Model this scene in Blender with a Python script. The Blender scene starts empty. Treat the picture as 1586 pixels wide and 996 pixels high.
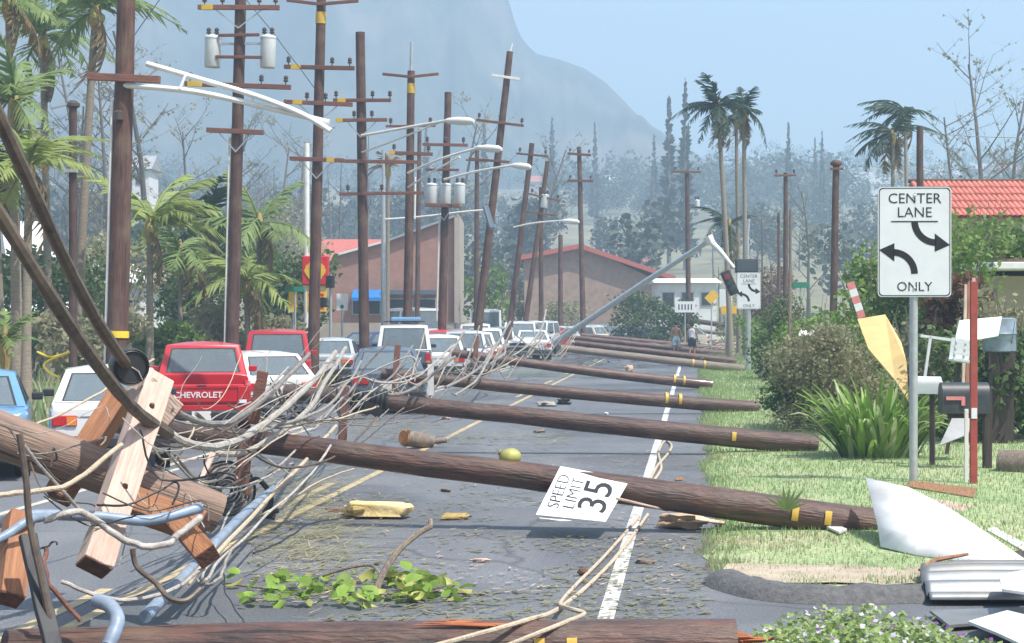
import bpy, math, random
from mathutils import Vector, Matrix, Quaternion, noise as mnoise

# ------------------------------------------------------------------ camera, sky, sun, exposure
sc = bpy.context.scene
R = math.radians
F, CAM_H, YAW = 2800.0, 2.2, R(5.8)          # focal length in photo pixels, eye height, turn to the left of the road
PITCH = math.atan(13.0 / F)
cam_d = bpy.data.cameras.new('camera'); cam = bpy.data.objects.new('camera', cam_d)
sc.collection.objects.link(cam); sc.camera = cam
cam_d.sensor_width = 36.0; cam_d.lens = 36.0 * F / 1586.0
cam_d.clip_start = 0.1; cam_d.clip_end = 9000.0
cam.location = (0, 0, CAM_H); cam.rotation_euler = (R(90) - PITCH, 0, YAW)
sc.render.resolution_x, sc.render.resolution_y = 1024, 643

SUN_DIR = Vector((0.40, -0.26, 0.88)).normalized()      # towards the sun: high, to the right, a little behind the camera
elev = math.asin(SUN_DIR.z); azim = math.atan2(SUN_DIR.x, SUN_DIR.y)
w = bpy.data.worlds.new('World'); sc.world = w; w.use_nodes = True
nt = w.node_tree; bg = nt.nodes['Background']
sky = nt.nodes.new('ShaderNodeTexSky'); sky.sky_type = 'NISHITA'; sky.sun_disc = False
sky.sun_elevation = elev; sky.sun_rotation = azim; sky.air_density = 1.0; sky.dust_density = 3.4; sky.ozone_density = 1.3
nt.links.new(sky.outputs[0], bg.inputs[0]); bg.inputs[1].default_value = 0.098
sun_d = bpy.data.lights.new('sun', 'SUN'); sun = bpy.data.objects.new('sun', sun_d); sc.collection.objects.link(sun)
sun_d.energy = 4.8; sun_d.angle = R(0.53); sun_d.color = (1.0, 0.955, 0.89)
sun.rotation_euler = (-SUN_DIR).to_track_quat('-Z', 'Y').to_euler(); sun.location = (30, -20, 80)
vs = sc.view_settings; vs.view_transform = 'Standard'; vs.look = 'None'; vs.exposure = 0.95; vs.gamma = 1.0; vs.use_curve_mapping = False
cy = sc.cycles; cy.use_denoising = True; cy.max_bounces = 7; cy.diffuse_bounces = 3; cy.glossy_bounces = 3
cy.transmission_bounces = 4; cy.transparent_max_bounces = 12; cy.volume_bounces = 1; cy.caustics_reflective = False; cy.caustics_refractive = False

# ------------------------------------------------------------------ where a point of the photograph stands in the place
_rot = cam.rotation_euler.to_matrix()
RT, UP, FW = _rot @ Vector((1, 0, 0)), _rot @ Vector((0, 1, 0)), _rot @ Vector((0, 0, -1))
C0 = Vector((0, 0, CAM_H))
def P(px, py, d):
    return C0 + (FW + RT * ((px - 793.0) / F) + UP * ((498.0 - py) / F)) * d
def G(px, py, z=0.0):
    r = FW + RT * ((px - 793.0) / F) + UP * ((498.0 - py) / F)
    return C0 + r * ((z - CAM_H) / r.z)
def B(px, d, z=0.0):                                     # the ground below photo column px at distance d
    p = P(px, 485.0, d); p.z = z; return p
def gz(x, y):                                            # the lie of the land: flat by the road, rising to a ridge far behind
    d = math.hypot(x, y) if y > 0 else 0
    t = max(0.0, d - 150.0)
    h = t * t / (t + 150.0) * 0.115
    if d > 950: h -= (d - 950) * 0.06
    if d > 150: h += (mnoise.noise(Vector((x * .006, y * .006, 0))) * 5.0 + mnoise.noise(Vector((x * .02, y * .02, 3))) * 1.5) * min(1, t / 200)
    return h

rnd = random.Random(11)
V = Vector
col = sc.collection

# ------------------------------------------------------------------ materials
MATS = {}
def mat(name, c, rough=0.7, metal=0.0, var=0.18, scale=6.0, stretch=(1, 1, 1), bump=0.0, bscale=None, c2=None, dirt=0.0, coat=0.0, rand=0.0, spec=0.5, sss=0.0, det=5.0, checks=0.0):
    m = bpy.data.materials.new(name); m.use_nodes = True; MATS[name] = m
    n = m.node_tree.nodes; l = m.node_tree.links; bs = n['Principled BSDF']
    tc = n.new('ShaderNodeTexCoord'); mp = n.new('ShaderNodeMapping'); mp.inputs['Scale'].default_value = stretch
    l.new(tc.outputs['Object'], mp.inputs[0])
    nz = n.new('ShaderNodeTexNoise'); nz.inputs['Scale'].default_value = scale; nz.inputs['Detail'].default_value = det; nz.inputs['Roughness'].default_value = 0.62
    l.new(mp.outputs[0], nz.inputs[0])
    cr = n.new('ShaderNodeValToRGB'); cr.color_ramp.elements[0].position = 0.3; cr.color_ramp.elements[1].position = 0.7
    a = c2 if c2 else tuple(x * (1 - var) for x in c); b = c if c2 else tuple(min(1, x * (1 + var)) for x in c)
    cr.color_ramp.elements[0].color = (*a, 1); cr.color_ramp.elements[1].color = (*b, 1)
    l.new(nz.outputs[0], cr.inputs[0]); out = cr.outputs[0]
    if checks:                                            # drying cracks along the grain
        m3 = n.new('ShaderNodeMapping'); m3.inputs['Scale'].default_value = (26, 26, .9); l.new(tc.outputs['Object'], m3.inputs[0]); n3 = n.new('ShaderNodeTexNoise'); n3.inputs['Scale'].default_value = 1.0; n3.inputs['Detail'].default_value = 3; l.new(m3.outputs[0], n3.inputs[0])
        r3 = n.new('ShaderNodeValToRGB'); r3.color_ramp.elements[0].position = .60; r3.color_ramp.elements[1].position = .66; r3.color_ramp.elements[0].color = (0, 0, 0, 1); r3.color_ramp.elements[1].color = (checks, checks, checks, 1); l.new(n3.outputs[0], r3.inputs[0])
        m4 = n.new('ShaderNodeMix'); m4.data_type = 'RGBA'; l.new(r3.outputs[0], m4.inputs[0]); l.new(out, m4.inputs[6]); m4.inputs[7].default_value = (.012, .009, .008, 1); out = m4.outputs[2]
    if dirt:
        n2 = n.new('ShaderNodeTexNoise'); n2.inputs['Scale'].default_value = 2.3; n2.inputs['Detail'].default_value = 8; l.new(tc.outputs['Object'], n2.inputs[0])
        r2 = n.new('ShaderNodeValToRGB'); r2.color_ramp.elements[0].position = 0.45; r2.color_ramp.elements[1].position = 0.72
        r2.color_ramp.elements[0].color = (0, 0, 0, 1); r2.color_ramp.elements[1].color = (dirt, dirt, dirt, 1); l.new(n2.outputs[0], r2.inputs[0])
        mx = n.new('ShaderNodeMix'); mx.data_type = 'RGBA'; l.new(r2.outputs[0], mx.inputs[0]); l.new(out, mx.inputs[6]); mx.inputs[7].default_value = (.22, .17, .11, 1)
        out = mx.outputs[2]
    if rand:
        oi = n.new('ShaderNodeObjectInfo'); hs = n.new('ShaderNodeHueSaturation'); mr = n.new('ShaderNodeMapRange')
        mr.inputs[3].default_value = 1 - rand; mr.inputs[4].default_value = 1 + rand; l.new(oi.outputs['Random'], mr.inputs[0])
        l.new(mr.outputs[0], hs.inputs['Value']); l.new(out, hs.inputs['Color']); out = hs.outputs[0]
    l.new(out, bs.inputs['Base Color'])
    bs.inputs['Roughness'].default_value = rough; bs.inputs['Metallic'].default_value = metal; bs.inputs['Specular IOR Level'].default_value = spec
    if coat: bs.inputs['Coat Weight'].default_value = coat; bs.inputs['Coat Roughness'].default_value = 0.06
    if bump:
        bz = n.new('ShaderNodeTexNoise'); bz.inputs['Scale'].default_value = bscale or scale * 3; bz.inputs['Detail'].default_value = 6; l.new(mp.outputs[0], bz.inputs[0])
        bp = n.new('ShaderNodeBump'); bp.inputs['Strength'].default_value = bump; bp.inputs['Distance'].default_value = 0.02
        l.new(bz.outputs[0], bp.inputs['Height']); l.new(bp.outputs[0], bs.inputs['Normal'])
    return m
def leafmat(name, c, c2, scale=1.5, rand=0.12, trans=0.35, rough=.55):
    m = mat(name, c, rough=rough, c2=c2, scale=scale, rand=rand, spec=.35)
    n = m.node_tree.nodes; l = m.node_tree.links; bs = n['Principled BSDF']
    tr = n.new('ShaderNodeBsdfTranslucent'); mx = n.new('ShaderNodeMixShader'); mx.inputs[0].default_value = trans
    src = bs.inputs['Base Color'].links[0].from_socket
    l.new(src, tr.inputs[0]); l.new(bs.outputs[0], mx.inputs[1]); l.new(tr.outputs[0], mx.inputs[2]); l.new(mx.outputs[0], n['Material Output'].inputs[0])
    return m
def glassmat(name, tint, mixf=0.45):
    m = bpy.data.materials.new(name); m.use_nodes = True; MATS[name] = m
    n = m.node_tree.nodes; l = m.node_tree.links; bs = n['Principled BSDF']
    bs.inputs['Base Color'].default_value = (.26, .31, .34, 1); bs.inputs['Roughness'].default_value = .04; bs.inputs['Specular IOR Level'].default_value = .9  # pale base colour stands in for sky reflected in the panes
    tr = n.new('ShaderNodeBsdfTransparent'); tr.inputs[0].default_value = (*tint, 1)
    mx = n.new('ShaderNodeMixShader'); mx.inputs[0].default_value = mixf
    l.new(bs.outputs[0], mx.inputs[1]); l.new(tr.outputs[0], mx.inputs[2]); l.new(mx.outputs[0], n['Material Output'].inputs[0])
    return m

mat('creosote', (.135, .062, .045), .7, c2=(.046, .027, .023), scale=5, stretch=(6, 6, .5), bump=.5, rand=.2, dirt=.35, checks=.7)
mat('creosote_fallen', (.150, .066, .044), .5, c2=(.026, .018, .017), scale=4, stretch=(4, 4, .6), bump=.8, rand=.2, dirt=.3, coat=.2, checks=.9)
mat('pole_grey', (.34, .28, .23), .75, c2=(.16, .12, .10), scale=5, stretch=(6, 6, .5), bump=.5, rand=.1)
mat('pole_weathered', (.34, .225, .17), .7, c2=(.13, .088, .07), scale=5, stretch=(5, 5, .4), bump=.7, dirt=.4, checks=.9)
mat('crossarm_wood', (.25, .105, .07), .8, c2=(.11, .055, .042), scale=6, stretch=(.6, 6, 6), bump=.4, rand=.2)
mat('raw_timber', (.66, .50, .42), .75, c2=(.42, .29, .23), scale=4, stretch=(6, 6, .5), bump=.5, dirt=.4)
mat('orange_timber', (.40, .18, .08), .75, c2=(.20, .085, .045), scale=4, stretch=(6, 6, .6), bump=.5, dirt=.3)
mat('end_grain', (.16, .07, .04), .9, c2=(.06, .03, .02), scale=14, bump=.6)
mat('splinter', (.50, .17, .06), .8, c2=(.20, .06, .03), scale=5, stretch=(6, 6, .6), bump=.6)
mat('rope', (.54, .45, .33), .85, c2=(.38, .31, .23), scale=18, bump=.5)
mat('cable_grey', (.29, .27, .25), .65, c2=(.12, .11, .10), scale=14, bump=.5, rand=.2, dirt=.4)
mat('cable_pale', (.46, .43, .39), .65, c2=(.22, .20, .18), scale=14, bump=.5, rand=.2, dirt=.4)
mat('cable_brown', (.14, .10, .07), .5, c2=(.04, .032, .028), scale=5, stretch=(3, 3, 3), dirt=.4)
mat('black_plastic', (.018, .018, .018), .4, var=.3)
mat('blue_conduit', (.22, .29, .38), .45, var=.25, scale=8, dirt=.35)
mat('galvanised', (.50, .53, .55), .42, metal=.55, var=.15, scale=9)
mat('lamp_white', (.78, .78, .74), .5, var=.08, dirt=.12)
mat('transformer_grey', (.62, .66, .66), .45, var=.10, scale=4, dirt=.2)
mat('insulator', (.08, .06, .055), .3, var=.2)
mat('yellow_band', (.72, .46, .03), .5, var=.2, dirt=.45)
mat('yellow_tape', (.82, .62, .05), .5, var=.1)
mat('sign_white', (.74, .77, .80), .42, var=.05, scale=3, dirt=.08)
mat('sign_black', (.012, .012, .015), .5, var=.2)
mat('sign_back', (.42, .44, .45), .5, metal=.4, var=.12)
mat('sign_yellow', (.80, .48, .03), .5, var=.08)
mat('sign_red', (.62, .02, .03), .5, var=.1)
mat('sign_green', (.02, .22, .13), .5, var=.1)
mat('sign_blue', (.02, .19, .52), .5, var=.1)
mat('plywood_white', (.74, .74, .72), .6, var=.1, scale=3, dirt=.4)
mat('plywood_yellow', (.72, .52, .22), .7, c2=(.60, .42, .17), scale=3, stretch=(1, 5, 1), dirt=.15)
mat('corrugated', (.21, .225, .235), .5, metal=.45, var=.18, scale=3, dirt=.35)
mat('asphalt_berm', (.10, .10, .10), .9, var=.35, scale=20, bump=.6)
mat('red_paint_post', (.34, .055, .045), .6, var=.2, scale=8, dirt=.2)
mat('mailbox_dark', (.035, .04, .045), .45, var=.3)
mat('mailbox_white', (.66, .69, .70), .5, var=.08, dirt=.15)
mat('post_dark', (.075, .055, .045), .85, c2=(.035, .027, .023), scale=5, stretch=(5, 5, .6), bump=.4)
mat('log_cut', (.55, .24, .08), .8, c2=(.38, .14, .05), scale=12)
mat('bark', (.27, .22, .17), .9, c2=(.13, .10, .08), scale=8, stretch=(3, 3, 1), bump=.7, rand=.12)
mat('palm_trunk', (.34, .29, .22), .9, c2=(.20, .165, .13), scale=7, stretch=(1, 1, 6), bump=.6, rand=.12)
mat('bare_branch', (.17, .145, .13), .9, c2=(.10, .085, .075), scale=6, rand=.15)
mat('palm_boot', (.46, .34, .11), .8, c2=(.27, .19, .08), scale=8, bump=.4)
mat('coconut', (.46, .47, .13), .5, c2=(.24, .20, .07), scale=5)
mat('foam_yellow', (.80, .66, .34), .8, c2=(.62, .44, .18), scale=7, bump=.6)
mat('card_tan', (.66, .50, .36), .8, c2=(.45, .30, .19), scale=6, bump=.5)
mat('tyre', (.022, .022, .023), .85, var=.3)
mat('rim', (.45, .46, .47), .35, metal=.8, var=.1)
mat('chrome', (.60, .61, .62), .2, metal=.95, var=.05)
mat('bumper_black', (.028, .029, .031), .55, var=.2)
mat('interior', (.045, .043, .042), .9, var=.3)
mat('seat_cloth', (.10, .085, .085), .9, var=.25)
mat('tail_red', (.48, .012, .016), .18, var=.1, coat=.5)
mat('tail_amber', (.75, .22, .02), .2, var=.1, coat=.5)
mat('plate', (.70, .70, .66), .5, var=.08)
mat('silver_text', (.72, .70, .70), .4, var=.08)
CAR = dict(red=(.50, .008, .020), white=(.72, .73, .72), blue=(.13, .29, .50), slate=(.085, .12, .16), dark=(.06, .075, .095), silver=(.45, .49, .52), navy=(.035, .055, .12), cream=(.62, .60, .52), maroon=(.25, .02, .03), brown=(.16, .10, .07))
for k, c in CAR.items(): mat('car_' + k, c, .32, var=.04, scale=2, coat=.6, dirt=.05)
glassmat('car_glass', (.86, .92, .93), .58)
glassmat('window_glass', (.4, .45, .5), .15)
mat('wall_brown', (.35, .19, .145), .9, var=.14, scale=2, dirt=.15)
mat('wall_tan', (.42, .36, .30), .9, var=.08, scale=2, dirt=.15)
mat('wall_greybrown', (.36, .26, .20), .9, var=.2, scale=2, dirt=.2)
mat('wall_white', (.72, .73, .73), .8, var=.06, scale=2, dirt=.1)
mat('roof_red', (.45, .13, .10), .8, var=.15, scale=3, stretch=(6, 1, 1), bump=.2)
mat('tile_red', (.56, .17, .12), .75, var=.18, scale=4, rand=.16)
mat('roof_grey', (.32, .33, .34), .8, var=.15, scale=3)
mat('roof_white', (.72, .72, .70), .7, var=.08)
mat('dark_opening', (.03, .035, .04), .4, var=.3)
mat('skin', (.48, .24, .15), .6, var=.08)
mat('hair', (.02, .014, .010), .7, var=.3)
mat('shorts_pale', (.45, .58, .62), .85, var=.1)
mat('shorts_dark', (.02, .022, .035), .85, var=.2)
mat('tank_white', (.75, .77, .78), .85, var=.06)
mat('pink_cloth', (.62, .22, .22), .8, var=.15)
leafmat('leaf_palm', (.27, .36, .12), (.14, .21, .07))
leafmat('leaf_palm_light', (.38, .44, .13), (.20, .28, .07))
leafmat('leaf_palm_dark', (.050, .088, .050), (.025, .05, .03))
leafmat('leaf_dry', (.34, .25, .12), (.19, .13, .065), scale=3)
leafmat('leaf_green', (.135, .205, .058), (.06, .11, .034), scale=.9)
leafmat('leaf_bright', (.24, .36, .07), (.11, .20, .04), scale=1.2)
leafmat('leaf_olive', (.40, .39, .23), (.25, .24, .14), scale=1.0, trans=.45)
leafmat('leaf_brown', (.24, .13, .07), (.13, .065, .04), scale=2)
leafmat('leaf_far', (.085, .105, .07), (.05, .065, .048), scale=.08, rand=.05, trans=.2)
leafmat('leaf_yellowed', (.52, .52, .16), (.34, .36, .10), scale=6, rand=.25)
leafmat('leaf_fallen', (.30, .43, .08), (.15, .27, .04), scale=6, rand=.25)
leafmat('strap_leaf', (.30, .45, .10), (.15, .27, .055), scale=3, rand=.25, rough=.4)
leafmat('strap_leaf_pale', (.50, .55, .30), (.34, .42, .20), scale=3, rand=.15, rough=.4)
leafmat('grass_blade', (.35, .46, .21), (.21, .32, .12), scale=.7)
leafmat('grass_dry', (.50, .46, .28), (.36, .34, .20), scale=.9)
leafmat('leaf_pale', (.36, .46, .17), (.20, .30, .08), scale=6)
leafmat('petal', (.80, .78, .80), (.62, .58, .66), scale=5)
leafmat('petal_violet', (.35, .12, .45), (.25, .08, .33), scale=5)

# ------------------------------------------------------------------ mesh builder
class MB:
    def __init__(s): s.v = []; s.f = []
    def add(s, vs, fs):
        k = len(s.v); s.v += [tuple(p) for p in vs]; s.f += [tuple(i + k for i in f) for f in fs]; return s
    def box(s, c, d, rot=None, taper=1.0):
        c = V(c); x, y, z = d[0] / 2, d[1] / 2, d[2] / 2
        ps = [V((-x, -y, -z)), V((x, -y, -z)), V((x, y, -z)), V((-x, y, -z)), V((-x * taper, -y * taper, z)), V((x * taper, -y * taper, z)), V((x * taper, y * taper, z)), V((-x * taper, y * taper, z))]
        if rot is not None: ps = [rot @ p for p in ps]
        return s.add([c + p for p in ps], [(3, 2, 1, 0), (4, 5, 6, 7), (0, 1, 5, 4), (1, 2, 6, 5), (2, 3, 7, 6), (3, 0, 4, 7)])
    def bar(s, a, b, wd, ht, up=(0, 0, 1)):
        a, b = V(a), V(b); z = (b - a); L = z.length; z = z / L; u = V(up)
        x = u.cross(z)
        if x.length < 1e-4: x = V((1, 0, 0)).cross(z)
        x.normalize(); y = z.cross(x)
        return s.box((a + b) / 2, (wd, ht, L), Matrix((x, y, z)).transposed())
    def tube(s, pts, rad, n=8, cap=True):
        pts = [V(p) for p in pts]; m = len(pts)
        if not hasattr(rad, '__len__'): rad = [rad] * m
        t = [(pts[min(i + 1, m - 1)] - pts[max(i - 1, 0)]).normalized() for i in range(m)]
        u = V((0, 0, 1)) if abs(t[0].z) < .9 else V((1, 0, 0))
        nx = t[0].cross(u).normalized(); vs = []
        for i in range(m):
            nx = (nx - t[i] * nx.dot(t[i])).normalized(); ny = t[i].cross(nx)
            for k in range(n):
                a = 2 * math.pi * k / n; vs.append(pts[i] + (nx * math.cos(a) + ny * math.sin(a)) * rad[i])
        fs = [(i * n + k, i * n + (k + 1) % n, (i + 1) * n + (k + 1) % n, (i + 1) * n + k) for i in range(m - 1) for k in range(n)]
        if cap: fs += [tuple(range(n))[::-1], tuple((m - 1) * n + k for k in range(n))]
        return s.add(vs, fs)
    def lathe(s, prof, n=12, M=None):
        vs = []
        for r, z in prof:
            for k in range(n):
                a = 2 * math.pi * k / n; p = V((r * math.cos(a), r * math.sin(a), z)); vs.append(M @ p if M else p)
        m = len(prof)
        fs = [(i * n + k, i * n + (k + 1) % n, (i + 1) * n + (k + 1) % n, (i + 1) * n + k) for i in range(m - 1) for k in range(n)]
        fs += [tuple(range(n))[::-1], tuple((m - 1) * n + k for k in range(n))]
        return s.add(vs, fs)
    def quad(s, a, b, c, d): return s.add([a, b, c, d], [(0, 1, 2, 3)])
    def slab(s, pts, th, nrm=None):                       # a flat polygon with thickness
        pts = [V(p) for p in pts]
        if nrm is None: nrm = (pts[1] - pts[0]).cross(pts[2] - pts[0]).normalized()
        nrm = V(nrm) * th; n = len(pts)
        return s.add([p for p in pts] + [p - nrm for p in pts], [tuple(range(n)), tuple(range(2 * n - 1, n - 1, -1))] + [(i, n + i, n + (i + 1) % n, (i + 1) % n) for i in range(n)])
    def mesh(s, name, m, smooth=False, ang=40):
        me = bpy.data.meshes.new(name); me.from_pydata(s.v, [], s.f); me.materials.append(MATS[m])
        if smooth: me.shade_smooth(); me.set_sharp_from_angle(angle=R(ang))
        me.update(); return me
    def merge(s, tol=1e-4):
        import bmesh
        me = bpy.data.meshes.new('tmp'); me.from_pydata(s.v, [], s.f); bm = bmesh.new(); bm.from_mesh(me); bmesh.ops.remove_doubles(bm, verts=bm.verts, dist=tol); bm.verts.index_update()
        s.v = [tuple(v.co) for v in bm.verts]; s.f = [tuple(v.index for v in f.verts) for f in bm.faces]; bm.free(); bpy.data.meshes.remove(me); return s
    def build(s, name, m, parent=None, smooth=False, bevel=0.0, ang=40):
        return link(name, s.mesh(name, m, smooth, ang), parent, bevel)
def link(name, me, parent=None, bevel=0.0):
    o = bpy.data.objects.new(name, me); col.objects.link(o)
    if parent is not None: o.parent = parent
    if bevel:
        b = o.modifiers.new('bevel', 'BEVEL'); b.width = bevel; b.segments = 2; b.limit_method = 'ANGLE'; b.angle_limit = R(35)
    return o
def tag(o, label, cat, group=None, kind=None):
    if label: o['label'] = label
    if cat: o['category'] = cat
    if group: o['group'] = group
    if kind: o['kind'] = kind
    return o
def thing(name, label, cat, loc=(0, 0, 0), rot=(0, 0, 0), group=None):
    o = bpy.data.objects.new(name, None); col.objects.link(o); o.empty_display_size = .2
    o.location = loc; o.rotation_euler = rot
    return tag(o, label, cat, group)
def struct(o): o['kind'] = 'structure'; return o
def spline(pts, k=8):                                     # smooth curve through points
    pts = [V(p) for p in pts]; out = []
    for i in range(len(pts) - 1):
        p0, p1, p2, p3 = pts[max(i - 1, 0)], pts[i], pts[i + 1], pts[min(i + 2, len(pts) - 1)]
        for j in range(k):
            t = j / k; out.append(.5 * ((2 * p1) + (p2 - p0) * t + (2 * p0 - 5 * p1 + 4 * p2 - p3) * t * t + (3 * p1 - p0 - 3 * p2 + p3) * t ** 3))
    return out + [pts[-1]]
def text_mesh(body, size, m, extrude=.002, bold=0.0):
    cu = bpy.data.curves.new('lettering', 'FONT'); cu.body = body; cu.size = size; cu.align_x = 'CENTER'; cu.align_y = 'CENTER'; cu.extrude = extrude; cu.offset = bold; cu.resolution_u = 3
    o = bpy.data.objects.new('lettering_curve', cu); col.objects.link(o)
    dg = bpy.context.evaluated_depsgraph_get(); me = bpy.data.meshes.new_from_object(o.evaluated_get(dg)); me.name = 'lettering'
    me.materials.clear(); me.materials.append(MATS[m]); bpy.data.objects.remove(o); return me
def lettering(body, size, m, parent, loc, rot=(R(90), 0, 0), bold=0.0, sx=1.0, name='lettering'):
    o = link(name, text_mesh(body, size, m, bold=bold), parent); o.location = loc; o.rotation_euler = rot; o.scale = (sx, 1, 1); return o

# ------------------------------------------------------------------ ground, road, mountain, air
def node_mat(name):
    m = bpy.data.materials.new(name); m.use_nodes = True; MATS[name] = m
    return m, m.node_tree.nodes, m.node_tree.links, m.node_tree.nodes['Principled BSDF']
def ramp(n, l, src, stops):
    r = n.new('ShaderNodeValToRGB'); e = r.color_ramp.elements
    while len(e) < len(stops): e.new(.5)
    for q, (p, c) in zip(e, stops): q.position = p; q.color = (*c, 1) if len(c) == 3 else c
    l.new(src, r.inputs[0]); return r.outputs[0]
def nz(n, l, vec, s, d=6, rough=.6):
    t = n.new('ShaderNodeTexNoise'); t.inputs['Scale'].default_value = s; t.inputs['Detail'].default_value = d; t.inputs['Roughness'].default_value = rough; l.new(vec, t.inputs[0]); return t.outputs[0]
def mixc(n, l, f, a, b, mode='MIX'):
    x = n.new('ShaderNodeMix'); x.data_type = 'RGBA'; x.blend_type = mode
    for s, v in ((0, f), (6, a), (7, b)):
        if isinstance(v, (int, float)): x.inputs[s].default_value = v
        elif isinstance(v, tuple): x.inputs[s].default_value = (*v, 1)
        else: l.new(v, x.inputs[s])
    return x.outputs[2]
def bumpy(n, l, bs, h, st=.4, dist=.02):
    b = n.new('ShaderNodeBump'); b.inputs['Strength'].default_value = st; b.inputs['Distance'].default_value = dist; l.new(h, b.inputs['Height']); l.new(b.outputs[0], bs.inputs['Normal'])

m, n, l, bs = node_mat('asphalt')
tc = n.new('ShaderNodeTexCoord').outputs['Object']
base = ramp(n, l, nz(n, l, tc, .35, 5), [(.35, (.132, .139, .150)), (.65, (.180, .186, .195))])
fine = ramp(n, l, nz(n, l, tc, 45, 3), [(.3, (.5, .5, .5)), (.75, (1.38, 1.38, 1.38))])
c = mixc(n, l, 1.0, base, fine, 'MULTIPLY')
mp = n.new('ShaderNodeMapping'); mp.inputs['Scale'].default_value = (1.5, .12, 1); l.new(tc, mp.inputs[0])      # wheel tracks along the lanes
c = mixc(n, l, .55, c, ramp(n, l, nz(n, l, mp.outputs[0], .9, 3), [(.35, (.75, .75, .76)), (.7, (1.12, 1.12, 1.11))]), 'MULTIPLY')
wv = n.new('ShaderNodeVectorMath'); wv.operation = 'ADD'; sc_ = n.new('ShaderNodeVectorMath'); sc_.operation = 'SCALE'; sc_.inputs[3].default_value = .6
tn = n.new('ShaderNodeTexNoise'); tn.inputs['Scale'].default_value = 1.1; tn.inputs['Detail'].default_value = 5; l.new(tc, tn.inputs[0]); l.new(tn.outputs['Color'], sc_.inputs[0]); l.new(tc, wv.inputs[0]); l.new(sc_.outputs[0], wv.inputs[1])
vo = n.new('ShaderNodeTexVoronoi'); vo.feature = 'DISTANCE_TO_EDGE'; vo.inputs['Scale'].default_value = .21; l.new(wv.outputs[0], vo.inputs[0])
c = mixc(n, l, ramp(n, l, vo.outputs['Distance'], [(0.0, (.55, .55, .55)), (.008, (0, 0, 0))]), c, (.03, .03, .032))
c = mixc(n, l, .6, c, ramp(n, l, nz(n, l, tc, .16, 2), [(.44, (.66, .66, .67)), (.47, (1.05, 1.05, 1.05))]), 'MULTIPLY')      # resurfaced patches
c = mixc(n, l, ramp(n, l, nz(n, l, tc, 7, 4), [(.66, (0, 0, 0)), (.74, (.5, .5, .5))]), c, (.05, .05, .052))     # oil spots
c = mixc(n, l, ramp(n, l, nz(n, l, tc, 1.6, 8, .75), [(.62, (0, 0, 0)), (.78, (.45, .45, .45))]), c, (.34, .30, .23))   # dust and plant litter
l.new(c, bs.inputs['Base Color']); bs.inputs['Roughness'].default_value = .62
bumpy(n, l, bs, nz(n, l, tc, 60, 4), .5, .01)

m, n, l, bs = node_mat('lawn')
tc = n.new('ShaderNodeTexCoord').outputs['Object']
g = ramp(n, l, nz(n, l, tc, .8, 7), [(.3, (.22, .31, .13)), (.5, (.33, .42, .20)), (.72, (.44, .43, .26))])
g = mixc(n, l, ramp(n, l, nz(n, l, tc, .45, 6, .7), [(.56, (0, 0, 0)), (.68, (.8, .8, .8))]), g, (.40, .31, .21))
g = mixc(n, l, 1.0, g, ramp(n, l, nz(n, l, tc, 18, 3), [(.3, (.6, .6, .6)), (.7, (1.25, 1.25, 1.25))]), 'MULTIPLY')
l.new(g, bs.inputs['Base Color']); bs.inputs['Roughness'].default_value = .9; bumpy(n, l, bs, nz(n, l, tc, 25, 4), .8, .04)

m, n, l, bs = node_mat('dirt')
tc = n.new('ShaderNodeTexCoord').outputs['Object']
g = ramp(n, l, nz(n, l, tc, 3, 8, .7), [(.3, (.30, .24, .17)), (.7, (.50, .43, .33))]); l.new(g, bs.inputs['Base Color']); bs.inputs['Roughness'].default_value = .95; bumpy(n, l, bs, nz(n, l, tc, 30, 4), .8, .03)

m, n, l, bs = node_mat('land')
tc = n.new('ShaderNodeTexCoord').outputs['Object']
g = ramp(n, l, nz(n, l, tc, .03, 8, .65), [(.32, (.085, .10, .05)), (.5, (.22, .20, .12)), (.7, (.31, .26, .17))])
g = mixc(n, l, .7, g, ramp(n, l, nz(n, l, tc, .5, 6, .7), [(.3, (.55, .6, .5)), (.7, (1.2, 1.15, 1.1))]), 'MULTIPLY')
l.new(g, bs.inputs['Base Color']); bs.inputs['Roughness'].default_value = .95; bumpy(n, l, bs, nz(n, l, tc, 2.5, 5), .7, .2)

m, n, l, bs = node_mat('mountain_rock')
tc = n.new('ShaderNodeTexCoord').outputs['Object']
g = ramp(n, l, nz(n, l, tc, .012, 9, .65), [(.38, (.02, .032, .024)), (.5, (.05, .058, .042)), (.62, (.12, .105, .085))]); l.new(g, bs.inputs['Base Color']); bs.inputs['Roughness'].default_value = .95

mat('paint_white', (.72, .72, .70), .6, c2=(.34, .34, .33), scale=7, det=9)
mat('paint_yellow', (.62, .48, .24), .6, c2=(.28, .24, .17), scale=6, det=9)
mat('paint_overexposed', (.62, .58, .47), .6, c2=(.36, .34, .30), scale=5, det=8)  # yellow line paint with its overexposure put into the colour

xs = sorted(set([s * v for v in [0, 3, 6, 10, 15, 22, 32, 45, 60, 80, 105, 135, 170, 210, 260, 320, 390, 470, 560, 660, 780, 920, 1100, 1300, 1500] for s in (1, -1)]))
ys = [-40, -10, 0, 10, 20, 30, 40, 55, 70, 90, 110, 130, 150, 165, 180, 200, 220, 240, 265, 290, 320, 350, 380, 415, 450, 490, 530, 575, 620, 670, 720, 780, 840, 900, 960, 1050, 1150, 1300, 1500, 1750, 2000]
mb = MB(); W_ = len(xs)
mb.v = [(x, y, gz(x, y) - .06) for y in ys for x in xs]
mb.f = [(j * W_ + i, j * W_ + i + 1, (j + 1) * W_ + i + 1, (j + 1) * W_ + i) for j in range(len(ys) - 1) for i in range(W_ - 1)]
struct(mb.build('ground', 'land', smooth=True, ang=180))

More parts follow.
